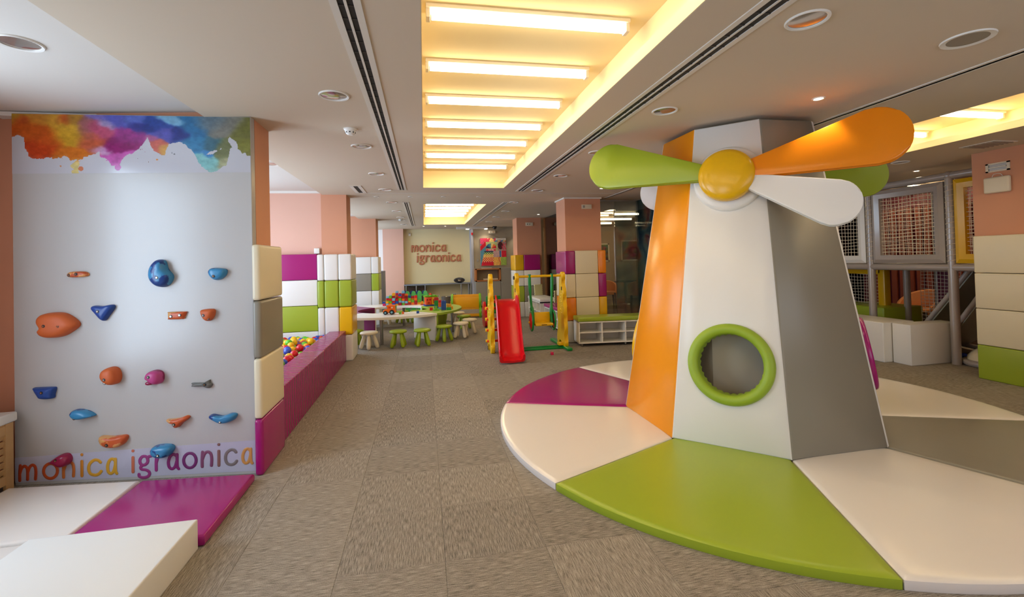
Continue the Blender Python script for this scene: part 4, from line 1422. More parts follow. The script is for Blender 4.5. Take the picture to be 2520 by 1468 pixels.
for row, (hs, y0, wn) in enumerate(((PROF, 10.90, 'front'), (BACK, 11.01, 'back'))):
    for k, hgt in enumerate(hs):
        z = TH
        x0 = -.92 + k * .071
        last = None
        for l in range(hgt):
            c = rb.choice([q for q in MIXC if q != last])
            last = c
            s_ = rb.choice((S1, S1, (.064, .064, .04)))
            brick(x0, y0 + rb.uniform(-.012, .012) - .004 * row, z, c, s_, '%s brick, %s level, %s column, %s row of the heap' % (c, ORD[l], CN_[k], wn))
            z += s_[2]
# bricks on the lime quarter
gq = 'building bricks on the lime table quarter'
for k, c in enumerate(('blue', 'green', 'green', 'dark red')):
    brick(.235, 9.82, TH + [0, .056, .112, .168][k], c, (.09, .064, .056), '%s brick of the green and red tower, %s' % (c, ORD[k]), grp=gq)
for k in range(4):
    brick(.37, 9.42, TH + k * .046, 'blue', (.096, .064, .046), 'blue brick of the all blue tower, %s' % ORD[k], grp=gq)
for k, c in enumerate(('pale blue', 'orange', 'orange', 'red')):
    brick(.30, 9.62, TH + k * .046, c, (.062, .062, .046), '%s brick of the small orange tower, %s' % (c, ORD[k]), grp=gq)
brick(.50, 9.52, TH, 'yellow', (.128, .064, .056), 'lower yellow brick beside the blue tower', grp=gq)
brick(.48, 9.52, TH + .056, 'yellow', (.096, .064, .05), 'upper yellow brick beside the blue tower', grp=gq)
brick(.47, 9.38, TH, 'green', (.096, .064, .05), 'dark green brick right of the blue tower', grp=gq)
brick(.22, 9.40, TH, 'lime', (.128, .096, .02), 'flat lime base plate in front of the green tower', grp=gq)
brick(.22, 9.40, TH + .02, 'lime', (.05, .05, .06), 'lime brick standing on the base plate', grp=gq)
brick(.12, 9.47, TH, 'red', (.064, .064, .05), 'red brick at the inner edge of the lime table', grp=gq)
brick(.36, 10.0, TH, 'yellow', (.096, .064, .056), 'yellow brick behind the blue tower, lower', grp=gq)
brick(.38, 10.0, TH + .056, 'yellow', (.064, .064, .056), 'yellow brick behind the blue tower, upper', grp=gq)
brick(-.14, 9.02, TH, 'blue', (.05, .05, .04), 'single blue brick on the white front table', grp='loose bricks on the white front table')
brick(-.47, 9.02, TH, 'lime', (.045, .045, .035), 'tiny lime brick beside the truck', grp='loose bricks on the white front table')
brick(-.42, 9.03, TH, 'orange', (.04, .04, .04), 'tiny orange brick beside the truck', grp='loose bricks on the white front table')
t = thing('shape_sorter', 'red and orange shape sorter house on the ring table', 'toy', (.13, 10.5, TH), math.radians(12))
b = B(); b.box((-.15, -.12, 0), (.15, .12, .028), bev=.006); obj('base_tray', b, P_BLUE, t)
b = B(); b.box((-.13, -.1, .028), (.0, .1, .2), bev=.01); obj('front_block', b, mat('coral plastic', rgb(240, 82, 40), .35), t)
b = B(); b.box((.002, -.1, .028), (.13, .1, .2), bev=.01); obj('side_block', b, P_AMB, t)
for x, z in ((-.1, .14), (-.04, .14), (-.07, .07)):
    b = B(); b.cyl((x, -.099, z), (x, -.104, z), .02, n=10); obj('shape_hole', b, P_DKRED, t)
b = B(); b.box((.03, -.105, .06), (.11, -.1, .15)); obj('shape_window', b, P_DKRED, t)
b = B()
for k in range(7):
    b.prism([(-.15 + k * .043, -.11), (-.11 + k * .043, -.11), (-.11 + k * .043, .11), (-.15 + k * .043, .11)], .2, .225 + .012 * (k % 2))
obj('scalloped_roof', b, P_LIME, t)
tag(obj('toy_disc', B().lathe([(0, .02), (.06, .02), (.078, .012), (.075, 0), (0, 0)], n=20), P_DKRED, loc=(-.03, 10.78, TH)), 'flat dark red toy disc left of the shape sorter', 'toy')

# green picket toy behind the table
t = thing('picket_stand', 'mint green toy picket fence behind the ring table', 'toy fence', (-.2, 12.5, 0))
for k in range(4):
    b = B()
    pts = [(-.055, 0), (.055, 0), (.055, .68)] + [(.055 * math.cos(a), .68 + .06 * math.sin(a)) for a in np.linspace(0, PI, 9)[1:-1]] + [(-.055, .68)]
    b.prism(pts, -.02, .02, bev=.008, seg=2, M=Matrix(((1, 0, 0, -.25 + k * .155), (0, 0, -1, 0), (0, 1, 0, 0), (0, 0, 0, 1))))
    o = obj('picket', b, P_MINT, t)
    b = B(); b.cyl((-.29 + k * .155, .05, .69), (-.29 + k * .155, .07, .69), .055, n=20); obj('round_cap', b, P_BLUE, t)
    for z in (.32, .45):
        b = B(); b.prism([(-.02, z + .02), (.02, z + .02), (0, z - .02)], -.0235, -.019, M=Matrix(((1, 0, 0, -.25 + k * .155), (0, 0, 1, 0), (0, 1, 0, 0), (0, 0, 0, 1)))); obj('cut_out', b, P_GRN, o)
for z in (.2, .6):
    b = B(); b.box((-.33, .022, z), (.37, .05, z + .05), bev=.008); obj('cross_rail', b, P_MINT, t)
for z in (.5, .62):
    b = B(); b.sphere((.34, 0, z), .045, 14); obj('knob', b, P_RED, t)
# lime and amber bookcase toy
t = thing('toy_bookcase', 'toy bookcase with amber shelves and lime green ends', 'toy shelf', (1.08, 12.3, 0), math.radians(-6))
for s_ in (-1, 1):
    b = B()
    pts = [(-.2, 0), (-.12, .0), (-.06, .05), (.06, .05), (.12, 0), (.2, 0), (.23, .14), (.18, .26), (.24, .4), (.2, .52), (.14, .62), (.06, .56), (0, .5), (-.08, .6), (-.15, .54), (-.2, .4), (-.17, .26), (-.23, .14)]
    q = [(p.x, p.y) for p in catmull([(x, z, 0) for x, z in pts], 4, True)]
    b.prism(q, -.03, .03, bev=.012, seg=2, M=Matrix(((0, 0, 1, s_ * .37), (1, 0, 0, 0), (0, 1, 0, 0), (0, 0, 0, 1))))
    obj('end_board', b, P_LIME, t)
    for y, z in ((-.12, .14), (.12, .2), (.12, .42), (-.12, .42)):
        b = B(); b.cyl((s_ * .4, y, z), (s_ * .412, y, z), .028, n=12); obj('peg', b, P_ORA, t)
for (y, z0, z1) in ((-.14, .26, .54), (.1, .3, .60)):
    b = B(); b.box((-.35, y, z0), (.35, y + .03, z1), bev=.01); obj('shelf_front', b, P_AMB, t)
b = B(); b.box((-.35, -.14, .22), (.35, .13, .25), bev=.006); obj('shelf_floor', b, P_AMB, t)
b = B(); b.box((-.35, -.16, .03), (.35, -.02, .1), bev=.01); obj('foot_bar', b, P_AMB, t)

# ------------------------------------------------------------------ slide and swing set
SL = thing('slide_swing_set', 'red toddler slide joined to a yellow and green swing frame', 'slide', (1.3, 7.4, 0))
ox, oy = 1.3, 7.4
def giraffe(x, lab=None):
    pts = [(-.12, 0), (-.02, 0), (.03, .12), (.16, .12), (.2, .0), (.27, .02), (.27, .2), (.21, .36), (.22, .52), (.2, .68), (.13, .82), (.09, .96), (.08, 1.1), (.02, 1.26), (-.06, 1.27), (-.1, 1.2), (-.05, 1.12), (-.08, 1.04), (-.13, .94), (-.1, .82), (-.15, .66), (-.12, .5), (-.17, .36), (-.13, .2), (-.17, .1)]
    q = [(p.x, p.y) for p in catmull([(y, z, 0) for y, z in pts], 4, True)]
    b = B()
    b.prism(q, -.032, .032, bev=.016, seg=3, M=Matrix(((0, 0, 1, x - ox), (1, 0, 0, .05), (0, 1, 0, 0), (0, 0, 0, 1))))
    o = obj('giraffe_board', b, P_YEL, SL, smooth=50)
    for (y, z) in ((-.02, .9), (.02, .84), (-.03, .78), (.05, .76), (-.05, .7), (.04, .64), (-.02, .58)):
        b = B(); b.sphere((x - ox - .031, .05 + y, z), .022, 10, (.4, 1, 1)); obj('raised_spot', b, P_YEL, o)
    b = B(); b.box((x - ox - .037, -.025, .97), (x - ox - .03, .01, 1.03)); obj('eye', b, BLACK, o)
for x in (1.055, 1.49, 2.28):
    giraffe(x)
def chute():
    b = B()
    prof = [(7.42, .84), (7.32, .835), (7.2, .74), (7.05, .54), (6.9, .34), (6.76, .17), (6.66, .085), (6.56, .06), (6.5, .045)]
    ctr = catmull([(0, y, z) for y, z in prof], 4)
    sec = [(-.185, .0), (-.19, .075), (-.178, .095), (-.16, .085), (-.15, .03), (-.125, .005), (0, 0), (.125, .005), (.15, .03), (.16, .085), (.178, .095), (.19, .075), (.185, 0), (.16, -.02), (0, -.028), (-.16, -.02)]
    rings = []
    for i, p in enumerate(ctr):
        t_ = (ctr[min(i + 1, len(ctr) - 1)] - ctr[max(i - 1, 0)]).normalized()
        nrm = Vector((0, -t_.z, t_.y))
        if nrm.z < 0:
            nrm = -nrm
        rings.append([b.bm.verts.new((1.215 + (p.y - 6.5) / .92 * .09 - ox + sx, p.y - oy + nrm.y * sz, p.z + nrm.z * sz)) for sx, sz in sec])
    for A_, B_ in zip(rings, rings[1:]):
        for j in range(len(sec)):
            k = (j + 1) % len(sec)
            b.bm.faces.new((A_[j], A_[k], B_[k], B_[j]))
    b.bm.faces.new(rings[0])
    b.bm.faces.new(rings[-1][::-1])
    return b
obj('slide_chute', chute(), P_RED, SL, smooth=60)
b = B(); b.box((1.08 - ox, 7.42 - oy, .80), (1.46 - ox, 7.68 - oy, .84), bev=.01); obj('platform', b, P_RED, SL)
for z in (.16, .34, .52, .70):
    b = B(); b.box((1.0 - ox, .17, z - .02), (1.54 - ox, .25, z + .02), bev=.01); o = obj('step', b, P_RED, SL)
    for x in (.99, 1.535):
        b = B(); b.cyl((x - ox - .012, .21, z), (x - ox + .028, .21, z), .026, n=12); obj('step_cap', b, P_YEL, o)
b = B(); b.cyl((1.49 - ox, .05, 1.215), (2.28 - ox, .05, 1.215), .021, n=14); obj('swing_bar', b, P_YEL, SL)
b = B(); b.cyl((1.44 - ox, .05, 1.2), (1.46 - ox, .05, 1.2), .03, n=14); obj('bar_cap', b, BLACK, SL)
for x in (1.715, 2.1):
    b = B()
    b.tube(catmull([(x - ox, .05, 1.25), (x - ox, .05, 1.1), (x - ox + .015 * (1 if x < 2 else -1), .05, .8), (x - ox + .03 * (1 if x < 2 else -1), .03, .62), (x - ox + .03 * (1 if x < 2 else -1), .0, .42)], 5), [.026] * 8 + [.02] * 5 + [.03] * 8, n=10)
    obj('swing_arm', b, P_GRN, SL, smooth=60)
    b = B(); b.lathe([(0, .03), (.06, .026), (.1, .012), (.108, 0), (0, 0)], n=24, M=Matrix.Rotation(-PI / 2 if x < 2 else PI / 2, 3, 'Y')); 
    for v in b.bm.verts:
        v.co = Vector((v.co.x, v.co.y, v.co.z * 1.35)) + Vector((x - ox + (.0 if x < 2 else .0), .0, .48))
    o = obj('wheel_disc', b, P_RED, SL, smooth=60)
    b = B(); b.tube([(x - ox + (.005 if x < 2 else -.005), .115 * math.cos(a), .48 + .155 * math.sin(a)) for a in np.linspace(0, 2 * PI, 29)[:-1]], .016, n=8, closed=True); obj('wheel_rim', b, P_GRN, o, smooth=60)
    b = B(); b.sphere((x - ox + (-.03 if x < 2 else .03), 0, .46), .02, 10); obj('wheel_nut', b, P_YEL, o)
b = B(); b.box((1.76 - ox, -.12, .405), (2.06 - ox, .1, .45), bev=.016, seg=3); o = obj('swing_seat', b, P_YEL, SL)
b = B(); b.box((1.86 - ox, -.122, .42), (1.95 - ox, -.115, .43)); obj('seat_slot', b, DKWOOD, o)
b = B(); b.box((1.76 - ox, .07, .43), (2.06 - ox, .115, .61), bev=.02, seg=3); obj('swing_back', b, P_YEL, SL)
b = B(); b.box((1.42 - ox, -.03, .0), (2.26 - ox, .15, .035), bev=.01); b.box((1.42 - ox, .03, .03), (2.26 - ox, .07, .05), bev=.005); obj('base_beam', b, P_GRN, SL)
b = B(); b.box((2.24 - ox, -.27, .0), (2.33 - ox, .78, .05), bev=.02, seg=3); obj('cross_foot', b, P_GRN, SL)
b = B(); b.box((2.17 - ox, -.02, .05), (2.25 - ox, .1, .1), bev=.015); obj('foot_bracket', b, P_YEL, SL)
for x in (1.02, 1.47):
    b = B(); b.cyl((x - ox, .28, .035), (x - ox + .03, .28, .035), .035, n=14); obj('foot_roller', b, BLACK, SL)
tag(obj('toy_cube', B().box((-.022, -.022, 0), (.022, .022, .045), bev=.004), P_MAG, loc=(1.93, 6.95, 0)), 'tiny magenta cube lying by the swing foot', 'toy')
# small red and green chair behind the slide
t = thing('rocking_chair', 'green and red plastic toddler rocker behind the slide', 'toy chair', (1.55, 10.4, 0))
b = B(); b.box((-.17, .1, .34), (.17, .15, .68), bev=.02); obj('backrest', b, P_GRN, t)
for k in range(3):
    b = B(); b.box((-.1 + k * .08, .092, .5), (-.06 + k * .08, .102, .62)); obj('back_slot', b, mat('dark green plastic', rgb(8, 96, 44), .4), t)
b = B(); b.box((-.17, -.15, .3), (.17, .13, .35), bev=.02); obj('seat', b, P_GRN, t)
for s_ in (-1, 1):
    b = B()
    q = [(p.x, p.y) for p in catmull([(x, z, 0) for x, z in [(-.25, .06), (0, 0), (.25, .06), (.2, .3), (.16, .5), (.02, .56), (-.1, .42), (-.2, .28)]], 4, True)]
    b.prism(q, -.03, .03, bev=.012, seg=2, M=Matrix(((0, 0, 1, s_ * .22), (1, 0, 0, 0), (0, 1, 0, 0), (0, 0, 0, 1))))
    obj('side_board', b, P_RED, t)
t = thing('toy_guitar', 'dark red toy standing against the far right column', 'toy', (2.2, 11.45, 0))
b = B(); b.prism([(p.x, p.y) for p in catmull([(-.1, .06, 0), (0, .02, 0), (.1, .06, 0), (.09, .2, 0), (.06, .3, 0), (-.06, .3, 0), (-.09, .2, 0)], 4, True)], -.04, .04, bev=.01, M=Matrix(((1, 0, 0, 0), (0, 0, -1, 0), (0, 1, 0, 0), (0, 0, 0, 1)))); obj('body', b, mat('dark wine', rgb(90, 10, 18), .3), t)
b = B(); b.box((-.02, -.02, .28), (.02, .02, .62), rot=Matrix.Rotation(.3, 3, 'Y')); obj('neck', b, BLACK, t)

# ------------------------------------------------------------------ low shelf benches on the right
def cubby(label, loc, rz, W_, D_, H_, n, pad, padname):
    """open fronted shelf bench on castors; its front is local -y"""
    t = thing('shelf_bench', label, 'shelf bench', loc, rz)
    z0 = .055
    b = B()
    b.box((0, 0, z0), (W_, D_, z0 + .02)); b.box((0, 0, H_ - .02), (W_, D_, H_)); b.box((0, D_ - .012, z0), (W_, D_, H_))
    b.box((0, 0, z0), (.02, D_, H_)); b.box((W_ - .02, 0, z0), (W_, D_, H_))
    obj('carcass', b, WHITE_L, t, smooth=0)
    b = B(); b.box((.02, .004, (z0 + H_) / 2 - .009), (W_ - .02, D_ - .012, (z0 + H_) / 2 + .009)); obj('shelf', b, WHITE_L, t)
    for k in range(1, n):
        b = B(); b.box((W_ * k / n - .01, .002, z0 + .02), (W_ * k / n + .01, D_ - .012, H_ - .02)); obj('divider', b, WHITE_L, t)
    b = B(); b.box((-.01, -.012, H_ + .001), (W_ + .01, D_ + .005, H_ + .075), bev=.028, seg=4); obj(padname, b, pad, t, smooth=60)
    for x in (.06, W_ * .5, W_ - .06):
        for y in (.05, D_ - .05):
            b = B(); b.cyl((x - .012, y, .028), (x + .012, y, .028), .028, n=14); b.box((x - .02, y - .02, .045), (x + .02, y + .02, z0)); obj('castor', b, STEEL, t)
cubby('white shelf bench with lime seat pad beside the swing', (2.53, 7.40, 0), math.radians(-6), 1.62, .38, .42, 4, V_GREEN, 'seat_pad')
cubby('white shelf bench with purple seat pad behind the swing', (2.66, 10.12, 0), -PI / 2, 1.55, .4, .42, 4, V_PURPLE, 'seat_pad')
cubby('taller white shelf bench with white pad behind the purple one', (2.60, 11.48, 0), -PI / 2, 1.2, .45, .50, 3, V_WHITE, 'seat_pad')
def puzzle_tile(label, loc, rot):
    b = B()
    pts = []
    n = 10
    for k in range(4):
        for i in range(n):
            f = (i + .0) / n
            off = .012 * (i % 2)
            base = [(-.14 + .28 * f, -.14 - off + .012), (.14 + off - .012, -.14 + .28 * f), (.14 - .28 * f, .14 + off - .012), (-.14 - off + .012, .14 - .28 * f)][k]
            pts.append(base)
    b.prism(pts, -.008, .008)
    return tag(obj('puzzle_tile', b, FOAM, loc=loc, rot=rot), label, 'foam tile')
puzzle_tile('cream foam puzzle tile leaning at the glass, farther one', (2.86, 11.43, .715), (PI / 2 - .05, 0, .5))
puzzle_tile('cream foam puzzle tile leaning at the glass, nearer one', (2.98, 10.05, .64), (PI / 2, 0, .5))

# ------------------------------------------------------------------ far end: sign, desk, cabinet, poster
t = thing('wall_sign', 'raised terracotta lettering on the cream end wall', 'sign', (-.42, 15.56, 1.5))
def sign_word(word, x0, x1, z0, xh, slope):
    widths = [GLYPH[c][0] for c in word]
    tot = sum(widths) + .26 * (len(word) - 1)
    sc_ = (x1 - x0) / tot
    x = x0
    for c, w in zip(word, widths):
        b = glyph(c, w * sc_, xh, .027, .05)
        obj('letter', b, mat('terracotta letter', rgb(190, 122, 88), .6), t, loc=(x - (-.42), 0, z0 - 1.5 + (x - x0) * slope))
        x += (w + .26) * sc_
sign_word('monica', -.39, .73, 1.855, .19, 0)
sign_word('igraonica', -.23, 1.22, 1.51, .19, .0)
t = thing('wall_desk', 'long grey wall desk on thin legs below the sign', 'desk', (.42, 15.3, 0))
b = B(); b.box((-1.07, -.24, .755), (1.1, .27, .785), bev=.004); obj('desk_top', b, BLUELAM, t)
b = B(); b.box((1.06, -.24, 0), (1.09, .27, .755)); obj('end_panel', b, GREYLAM, t)
for x in (-1.0, -.68, -.4, .76, 1.0):
    b = B(); b.cyl((x, -.19, 0), (x, -.19, .755), .018, n=10); obj('leg', b, STEEL, t)
for k, x in enumerate((-.95, -.64)):
    b = B(); b.box((x, .05, .02), (x + .27, .26, .70), bev=.004); tag(obj('pedestal_unit', b, DKWOOD, loc=(.42, 15.3, 0)), 'dark pedestal unit under the wall desk, %s one' % ('left', 'right')[k], 'cabinet', 'dark units under the wall desk')
t = thing('cd_player', 'dark rounded portable stereo on the wall desk', 'stereo', (1.13, 15.25, .786))
b = B(); b.sphere((0, 0, .088), .185, 24, (1, .6, .48)); obj('shell', b, mat('graphite plastic', rgb(52, 54, 62), .3), t, smooth=80)
for x in (-.1, .1):
    b = B(); b.cyl((x, -.085, .08), (x, -.108, .08), .055, n=18); obj('speaker', b, BLACK, t)
b = B(); b.box((-.05, -.112, .05), (.05, -.09, .1), bev=.006); obj('display', b, STEEL, t)
b = B(); b.tube([(.1, .02, .13), (.12, .04, .32)], .003, n=6); obj('aerial', b, CHROME, t)
b = B(); b.tube(catmull([(-.1, 0, .13), (-.05, 0, .16), (.05, 0, .16), (.1, 0, .13)], 4), .008, n=8); obj('handle', b, STEEL, t)
tag(obj('paper_sheet', B().box((-.11, -.08, 0), (.11, .08, .006)), GREYLAM, loc=(.56, 15.2, .786), rz=.2), 'grey papers lying on the wall desk', 'paper')
t = thing('waste_bin', 'grey mesh waste bin below the wall desk', 'bin', (.66, 14.6, 0))
b = B(); b.lathe([(0, .005), (.12, .005), (.155, .40), (.15, .40), (.115, .012), (0, .012)], n=28); obj('basket', b, mat('grey wire mesh', rgb(112, 108, 104), .5, metal=.3), t)
b = B(); b.tube([(.155 * math.cos(a), .155 * math.sin(a), .4) for a in np.linspace(0, 2 * PI, 29)[:-1]], .007, n=6, closed=True); obj('rim', b, STEEL, t)
def plate(name, label, cat, loc, w, h, m=None, kids=(), d=.015):
    t = thing(name, label, cat, loc)
    b = B(); b.box((-w / 2, -d, -h / 2), (w / 2, 0, h / 2), bev=.004); obj('cover', b, m or WHITE_P, t)
    for (nm, x, z, kw, kh, km) in kids:
        b = B(); b.box((x - kw / 2, -d - .003, z - kh / 2), (x + kw / 2, -d, z + kh / 2)); obj(nm, b, km, t)
    return t
plate('wall_socket', 'white double socket under the wall desk, left', 'socket', (.42, 15.575, .35), .13, .08, kids=(('outlet', -.03, 0, .035, .035, GREYLAM), ('outlet', .03, 0, .035, .035, GREYLAM)))
plate('wall_socket', 'white socket with black plugs under the wall desk, right', 'socket', (.98, 15.575, .38), .14, .09, kids=(('plug', -.02, 0, .04, .04, BLACK), ('plug', .035, .01, .025, .025, BLACK)))
plate('motion_sensor', 'small white sensor at the top left of the cream wall', 'sensor', (-.45, 15.575, 2.42), .07, .09, kids=(('sensor_cap', 0, .04, .05, .012, BLACK),), d=.04)
plate('alarm_button', 'small red alarm at the top of the jamb', 'alarm', (1.56, 14.975, 2.38), .05, .08, P_RED, d=.04)
plate('wall_switch', 'small plate low on the grey plaster wall', 'switch', (1.73, 14.995, 1.5), .05, .08, GREYLAM)
t = thing('storage_cabinet', 'grey storage cabinet with an oak framed niche below the poster', 'cabinet', (2.2, 14.75, 0))
b = B(); b.box((-.6, -.2, .06), (.6, .22, .08)); b.box((-.6, .2, .06), (.6, .22, 1.25)); b.box((-.6, -.2, 1.235), (.6, .22, 1.25)); b.box((.2, -.2, .08), (.215, .2, 1.235)); b.box((.585, -.2, .08), (.6, .2, 1.235)); b.box((-.6, -.2, .08), (-.585, .2, .83)); b.box((-.6, -.2, .82), (.2, .2, .835))
obj('carcass', b, GREYLAM, t, smooth=0)
b = B(); b.box((-.58, -.17, 0), (.58, .2, .06)); obj('plinth', b, DARK, t)
b = B(); b.box((-.61, -.23, .835), (-.565, .2, 1.245)); b.box((.165, -.23, .835), (.21, .2, 1.245)); b.box((-.61, -.23, .835), (.21, .2, .87)); b.box((-.61, -.23, 1.205), (.21, .2, 1.245)); obj('niche_frame', b, OAK, t, smooth=0)
b = B(); b.box((-.565, .12, .87), (.165, .125, 1.2)); obj('niche_back', b, PLASTER, t)
for x0, x1, z0, z1, kx in ((-.597, -.2, .085, .825, -.24), (-.195, .2, .085, .825, -.155), (.205, .597, .085, 1.245, .25)):
    b = B(); b.box((x0 + .003, -.218, z0), (x1 - .003, -.2, z1), bev=.002, seg=1); o = obj('door', b, GREYLAM, t)
    b = B(); b.sphere((kx, -.235, .77), .017, 12); obj('knob', b, CHROME, o)
tag(obj('projection_rail', B().box((-.24, -.05, 0), (.24, .05, .045), bev=.005), P_CREAM, loc=(2.1, 14.72, .872)), 'long cream box lying in the oak niche', 'box')
tag(obj('paper_stack', B().box((-.16, -.1, 0), (.16, .1, .012)), WHITE_P, loc=(1.98, 14.72, 1.251)), 'white papers on top of the grey cabinet', 'paper')
def collage(s, t_):
    out = np.zeros(s.shape + (3,)) + np.array((214, 196, 170.))
    def put(mask, c):
        out[mask] = np.array(c, float)
    n_ = fbm(s * 14, t_ * 14, 5) - .5
    put((t_ > .86), (214, 60, 90)); put((t_ > .86) & (s > .28) & ((s * 8 + n_ * 2) % 2 > 1), (232, 200, 120)); put((t_ > .86) & (s > .5) & ((s * 9 - t_ * 9) % 2 > 1.1), (70, 130, 170)); put((t_ > .92) & (s > .6), (226, 216, 206))
    put((t_ <= .86) & (s < .24), (84, 140, 168)); put((t_ <= .86) & (t_ > .3) & (s < .3) & (np.abs(t_ - .62 - s * .9) < .09), (206, 24, 44)); put((t_ > .78) & (s < .14), (210, 70, 110))
    put((s > .22) & (s < .66) & (t_ > .54) & (t_ < .86), (180, 188, 130))
    u, v = s - .42, t_ - .64
    dome = (u / .2) ** 2 + (v / .17) ** 2 < 1
    ang = np.arctan2(v + .02, u)
    for k, c in enumerate(((206, 30, 52), (226, 120, 60), (234, 210, 130), (88, 140, 150), (40, 110, 150), (40, 40, 86))):
        put(dome & (v > -.01) & (ang > k * PI / 6) & (ang <= (k + 1) * PI / 6), c)
    put((s > .22) & (s < .6) & (t_ > .54) & (t_ < .60), (216, 66, 84)); put((s > .3) & (s < .5) & (t_ > .54) & (t_ < .60) & ((s * 20) % 1 > .5), (240, 220, 214))
    put((s >= .66) & (t_ > .54) & (t_ <= .86), (170, 140, 134)); h = ((s - .78) / .1) ** 2 + ((t_ - .72) / .14) ** 2
    put((s >= .66) & (t_ > .54) & (t_ <= .86) & (h < 1), (70, 28, 34)); put((s > .84) & (t_ > .56) & (t_ < .8) & ((s * 22 + t_ * 10) % 2 > 1), (220, 50, 86))
    left = (s > .02 + .13 * np.clip((t_) / .5, 0, 1)) & (s <= .5) & (t_ <= .54)
    for z0, z1, c in ((.48, .54, (40, 60, 90)), (.42, .48, (70, 140, 70)), (.3, .42, (226, 176, 80)), (.16, .3, (226, 96, 44)), (0, .16, (206, 24, 50))):
        put(left & (t_ >= z0) & (t_ < z1), c)
    put(left & (t_ < .48) & (t_ > .12) & (np.sin(s * 75) * np.sin(t_ * 75) > .35), (240, 222, 170))
    r_ = (s > .5) & (t_ <= .54)
    put(r_, (196, 160, 160)); put(r_ & (t_ < .3) & (s < .78), (230, 170, 84)); put(r_ & (t_ < .3) & (s >= .78), (150, 176, 80)); put(r_ & (t_ > .3) & (s > .82), (200, 24, 50)); put(r_ & (t_ > .3) & (s > .74) & (s < .8), (60, 110, 160)); put(r_ & (np.abs(s - .74 - .03 * np.sin(t_ * 20)) < .012) & (t_ < .32), (196, 60, 60))
    return np.clip(out * (1 + (fbm(s * 40, t_ * 40, 9) - .5)[..., None] * .35), 0, 255)
t = thing('poster', 'square colourful collage poster with an umbrella on the plaster wall', 'poster', (1.82, 14.965, 1.33))
b = B(); b.box((0, 0, 0), (.86, .02, .9)); obj('board', b, WHITE_P, t)
print_sheet('print', .86, .9, 110, 110, collage, PRINT, t, (0, -.0015, 0))
b = B(); b.tube([(.2, .01, .9), (.43, .02, 1.0), (.66, .01, .9)], .003, n=6); obj('cord', b, DKWOOD, t)
EXITM = mat('ivory plastic', rgb(228, 216, 190), .5)
plate('emergency_light', 'small ivory emergency light box above the poster', 'emergency light', (2.22, 14.99, 2.43), .22, .09, EXITM, kids=(('window', -.05, 0, .03, .04, GREYLAM), ('window', .05, 0, .05, .02, OAK)), d=.04)
plate('emergency_light', 'ivory emergency light box on the column behind the swing', 'emergency light', (2.93, 7.945, 2.43), .19, .08, EXITM, kids=(('button', -.055, 0, .035, .045, GREYLAM), ('panel_line', .03, 0, .09, .03, P_CREAM)), d=.02)
plate('emergency_light', 'ivory emergency light box on the far right column', 'emergency light', (2.76, 11.845, 2.43), .2, .09, EXITM, kids=(('button', -.05, 0, .03, .035, GREYLAM), ('dot', .01, 0, .02, .02, BLACK)), d=.02)
t = thing('security_camera', 'dark dome camera on the ceiling before the plaster wall', 'camera', (2.28, 14.72, ZC))
b = B(); b.lathe([(.07, 0), (.075, -.03), (0, -.03)], n=20); obj('mount', b, BLACK, t)
b = B(); b.sphere((0, 0, -.04), .06, 16); obj('dome', b, mat('smoked dome', rgb(30, 30, 34), .1), t, smooth=80)
t = thing('wall_lamp', 'white box lamp with two lit spots over the cream wall', 'light', (1.5, 14.84, 2.55))
b = B(); b.box((-.45, -.12, -.02), (.55, .12, .06), bev=.005); obj('box', b, WHITE_P, t)
for x in (-.1, .5):
    b = B(); b.cyl((x, -.06, -.021), (x, -.06, -.035), .05, n=16); obj('lamp', b, SPOTLIT, t)
spot_lamp(1.4, 14.78, 2.50, 5, 120)
spot_lamp(2.0, 14.78, 2.50, 7, 120)
tag(obj('locker', B().box((-.2, -.4, 0), (.2, .4, 1.28), bev=.01), BLUELAM, loc=(-1.31, 13.4, 0)), 'blue grey cabinet behind the far left column', 'cabinet')

# ------------------------------------------------------------------ cafe behind the glass
for k, y in enumerate((9.2, 10.6, 12.0, 13.4, 14.6)):
    copy_tree(proto, (4.6, y, ZC - .014), label='lit tube on the cafe ceiling, left row, %s from the glass' % NUM[k], group='tubes on the cafe ceiling')
    copy_tree(proto, (7.4, y, ZC - .014), label='lit tube on the cafe ceiling, right row, %s from the glass' % NUM[k], group='tubes on the cafe ceiling')
for k, y in enumerate((3.6, 4.5, 5.4, 6.3, 7.2)):
    copy_tree(proto, (7.95, y, ZC - .014), label='lit tube on the ceiling behind the play frame, %s from the right column' % NUM[k], group='tubes behind the play frame')
def armchair_proto():
    t = thing('armchair', 'x', 'armchair')
    b = B()
    N = 25
    R0, R1 = .27, .325
    rows_ = []
    for k in range(N):
        a = math.radians(-25 + 230 * k / (N - 1))
        top = .50 + .26 * math.sin(max(0, min(PI, (a + math.radians(25)) / math.radians(230) * PI))) ** .8
        rows_.append([b.bm.verts.new((r_ * math.cos(a), r_ * math.sin(a), z)) for r_, z in ((R0, .36), (R0, top), ((R0 + R1) / 2, top + .02), (R1, top), (R1 - .02, .36))])
    for A_, B_ in zip(rows_, rows_[1:]):
        for j in range(5):
            b.bm.faces.new((A_[j], A_[(j + 1) % 5], B_[(j + 1) % 5], B_[j]))
    b.bm.faces.new(rows_[0]); b.bm.faces.new(rows_[-1][::-1])
    obj('tub_back', b, SEAT_FAB, t, smooth=50)
    b = B(); b.prism([(.275 * math.cos(a), .275 * math.sin(a) * .95 - .02) for a in np.linspace(0, 2 * PI, 25)[:-1]], .36, .46, bev=.02, seg=3); obj('seat', b, SEAT_FAB, t, smooth=50)
    for x, y in ((-.24, -.2), (.24, -.2), (-.2, .2), (.2, .2)):
        b = B(); b.cyl((x, y, .42 if y < 0 else .37), (x * 1.1, y * 1.15, 0), .03, .02, n=8); obj('leg', b, DKWOOD, t)
    return t
ac = armchair_proto()
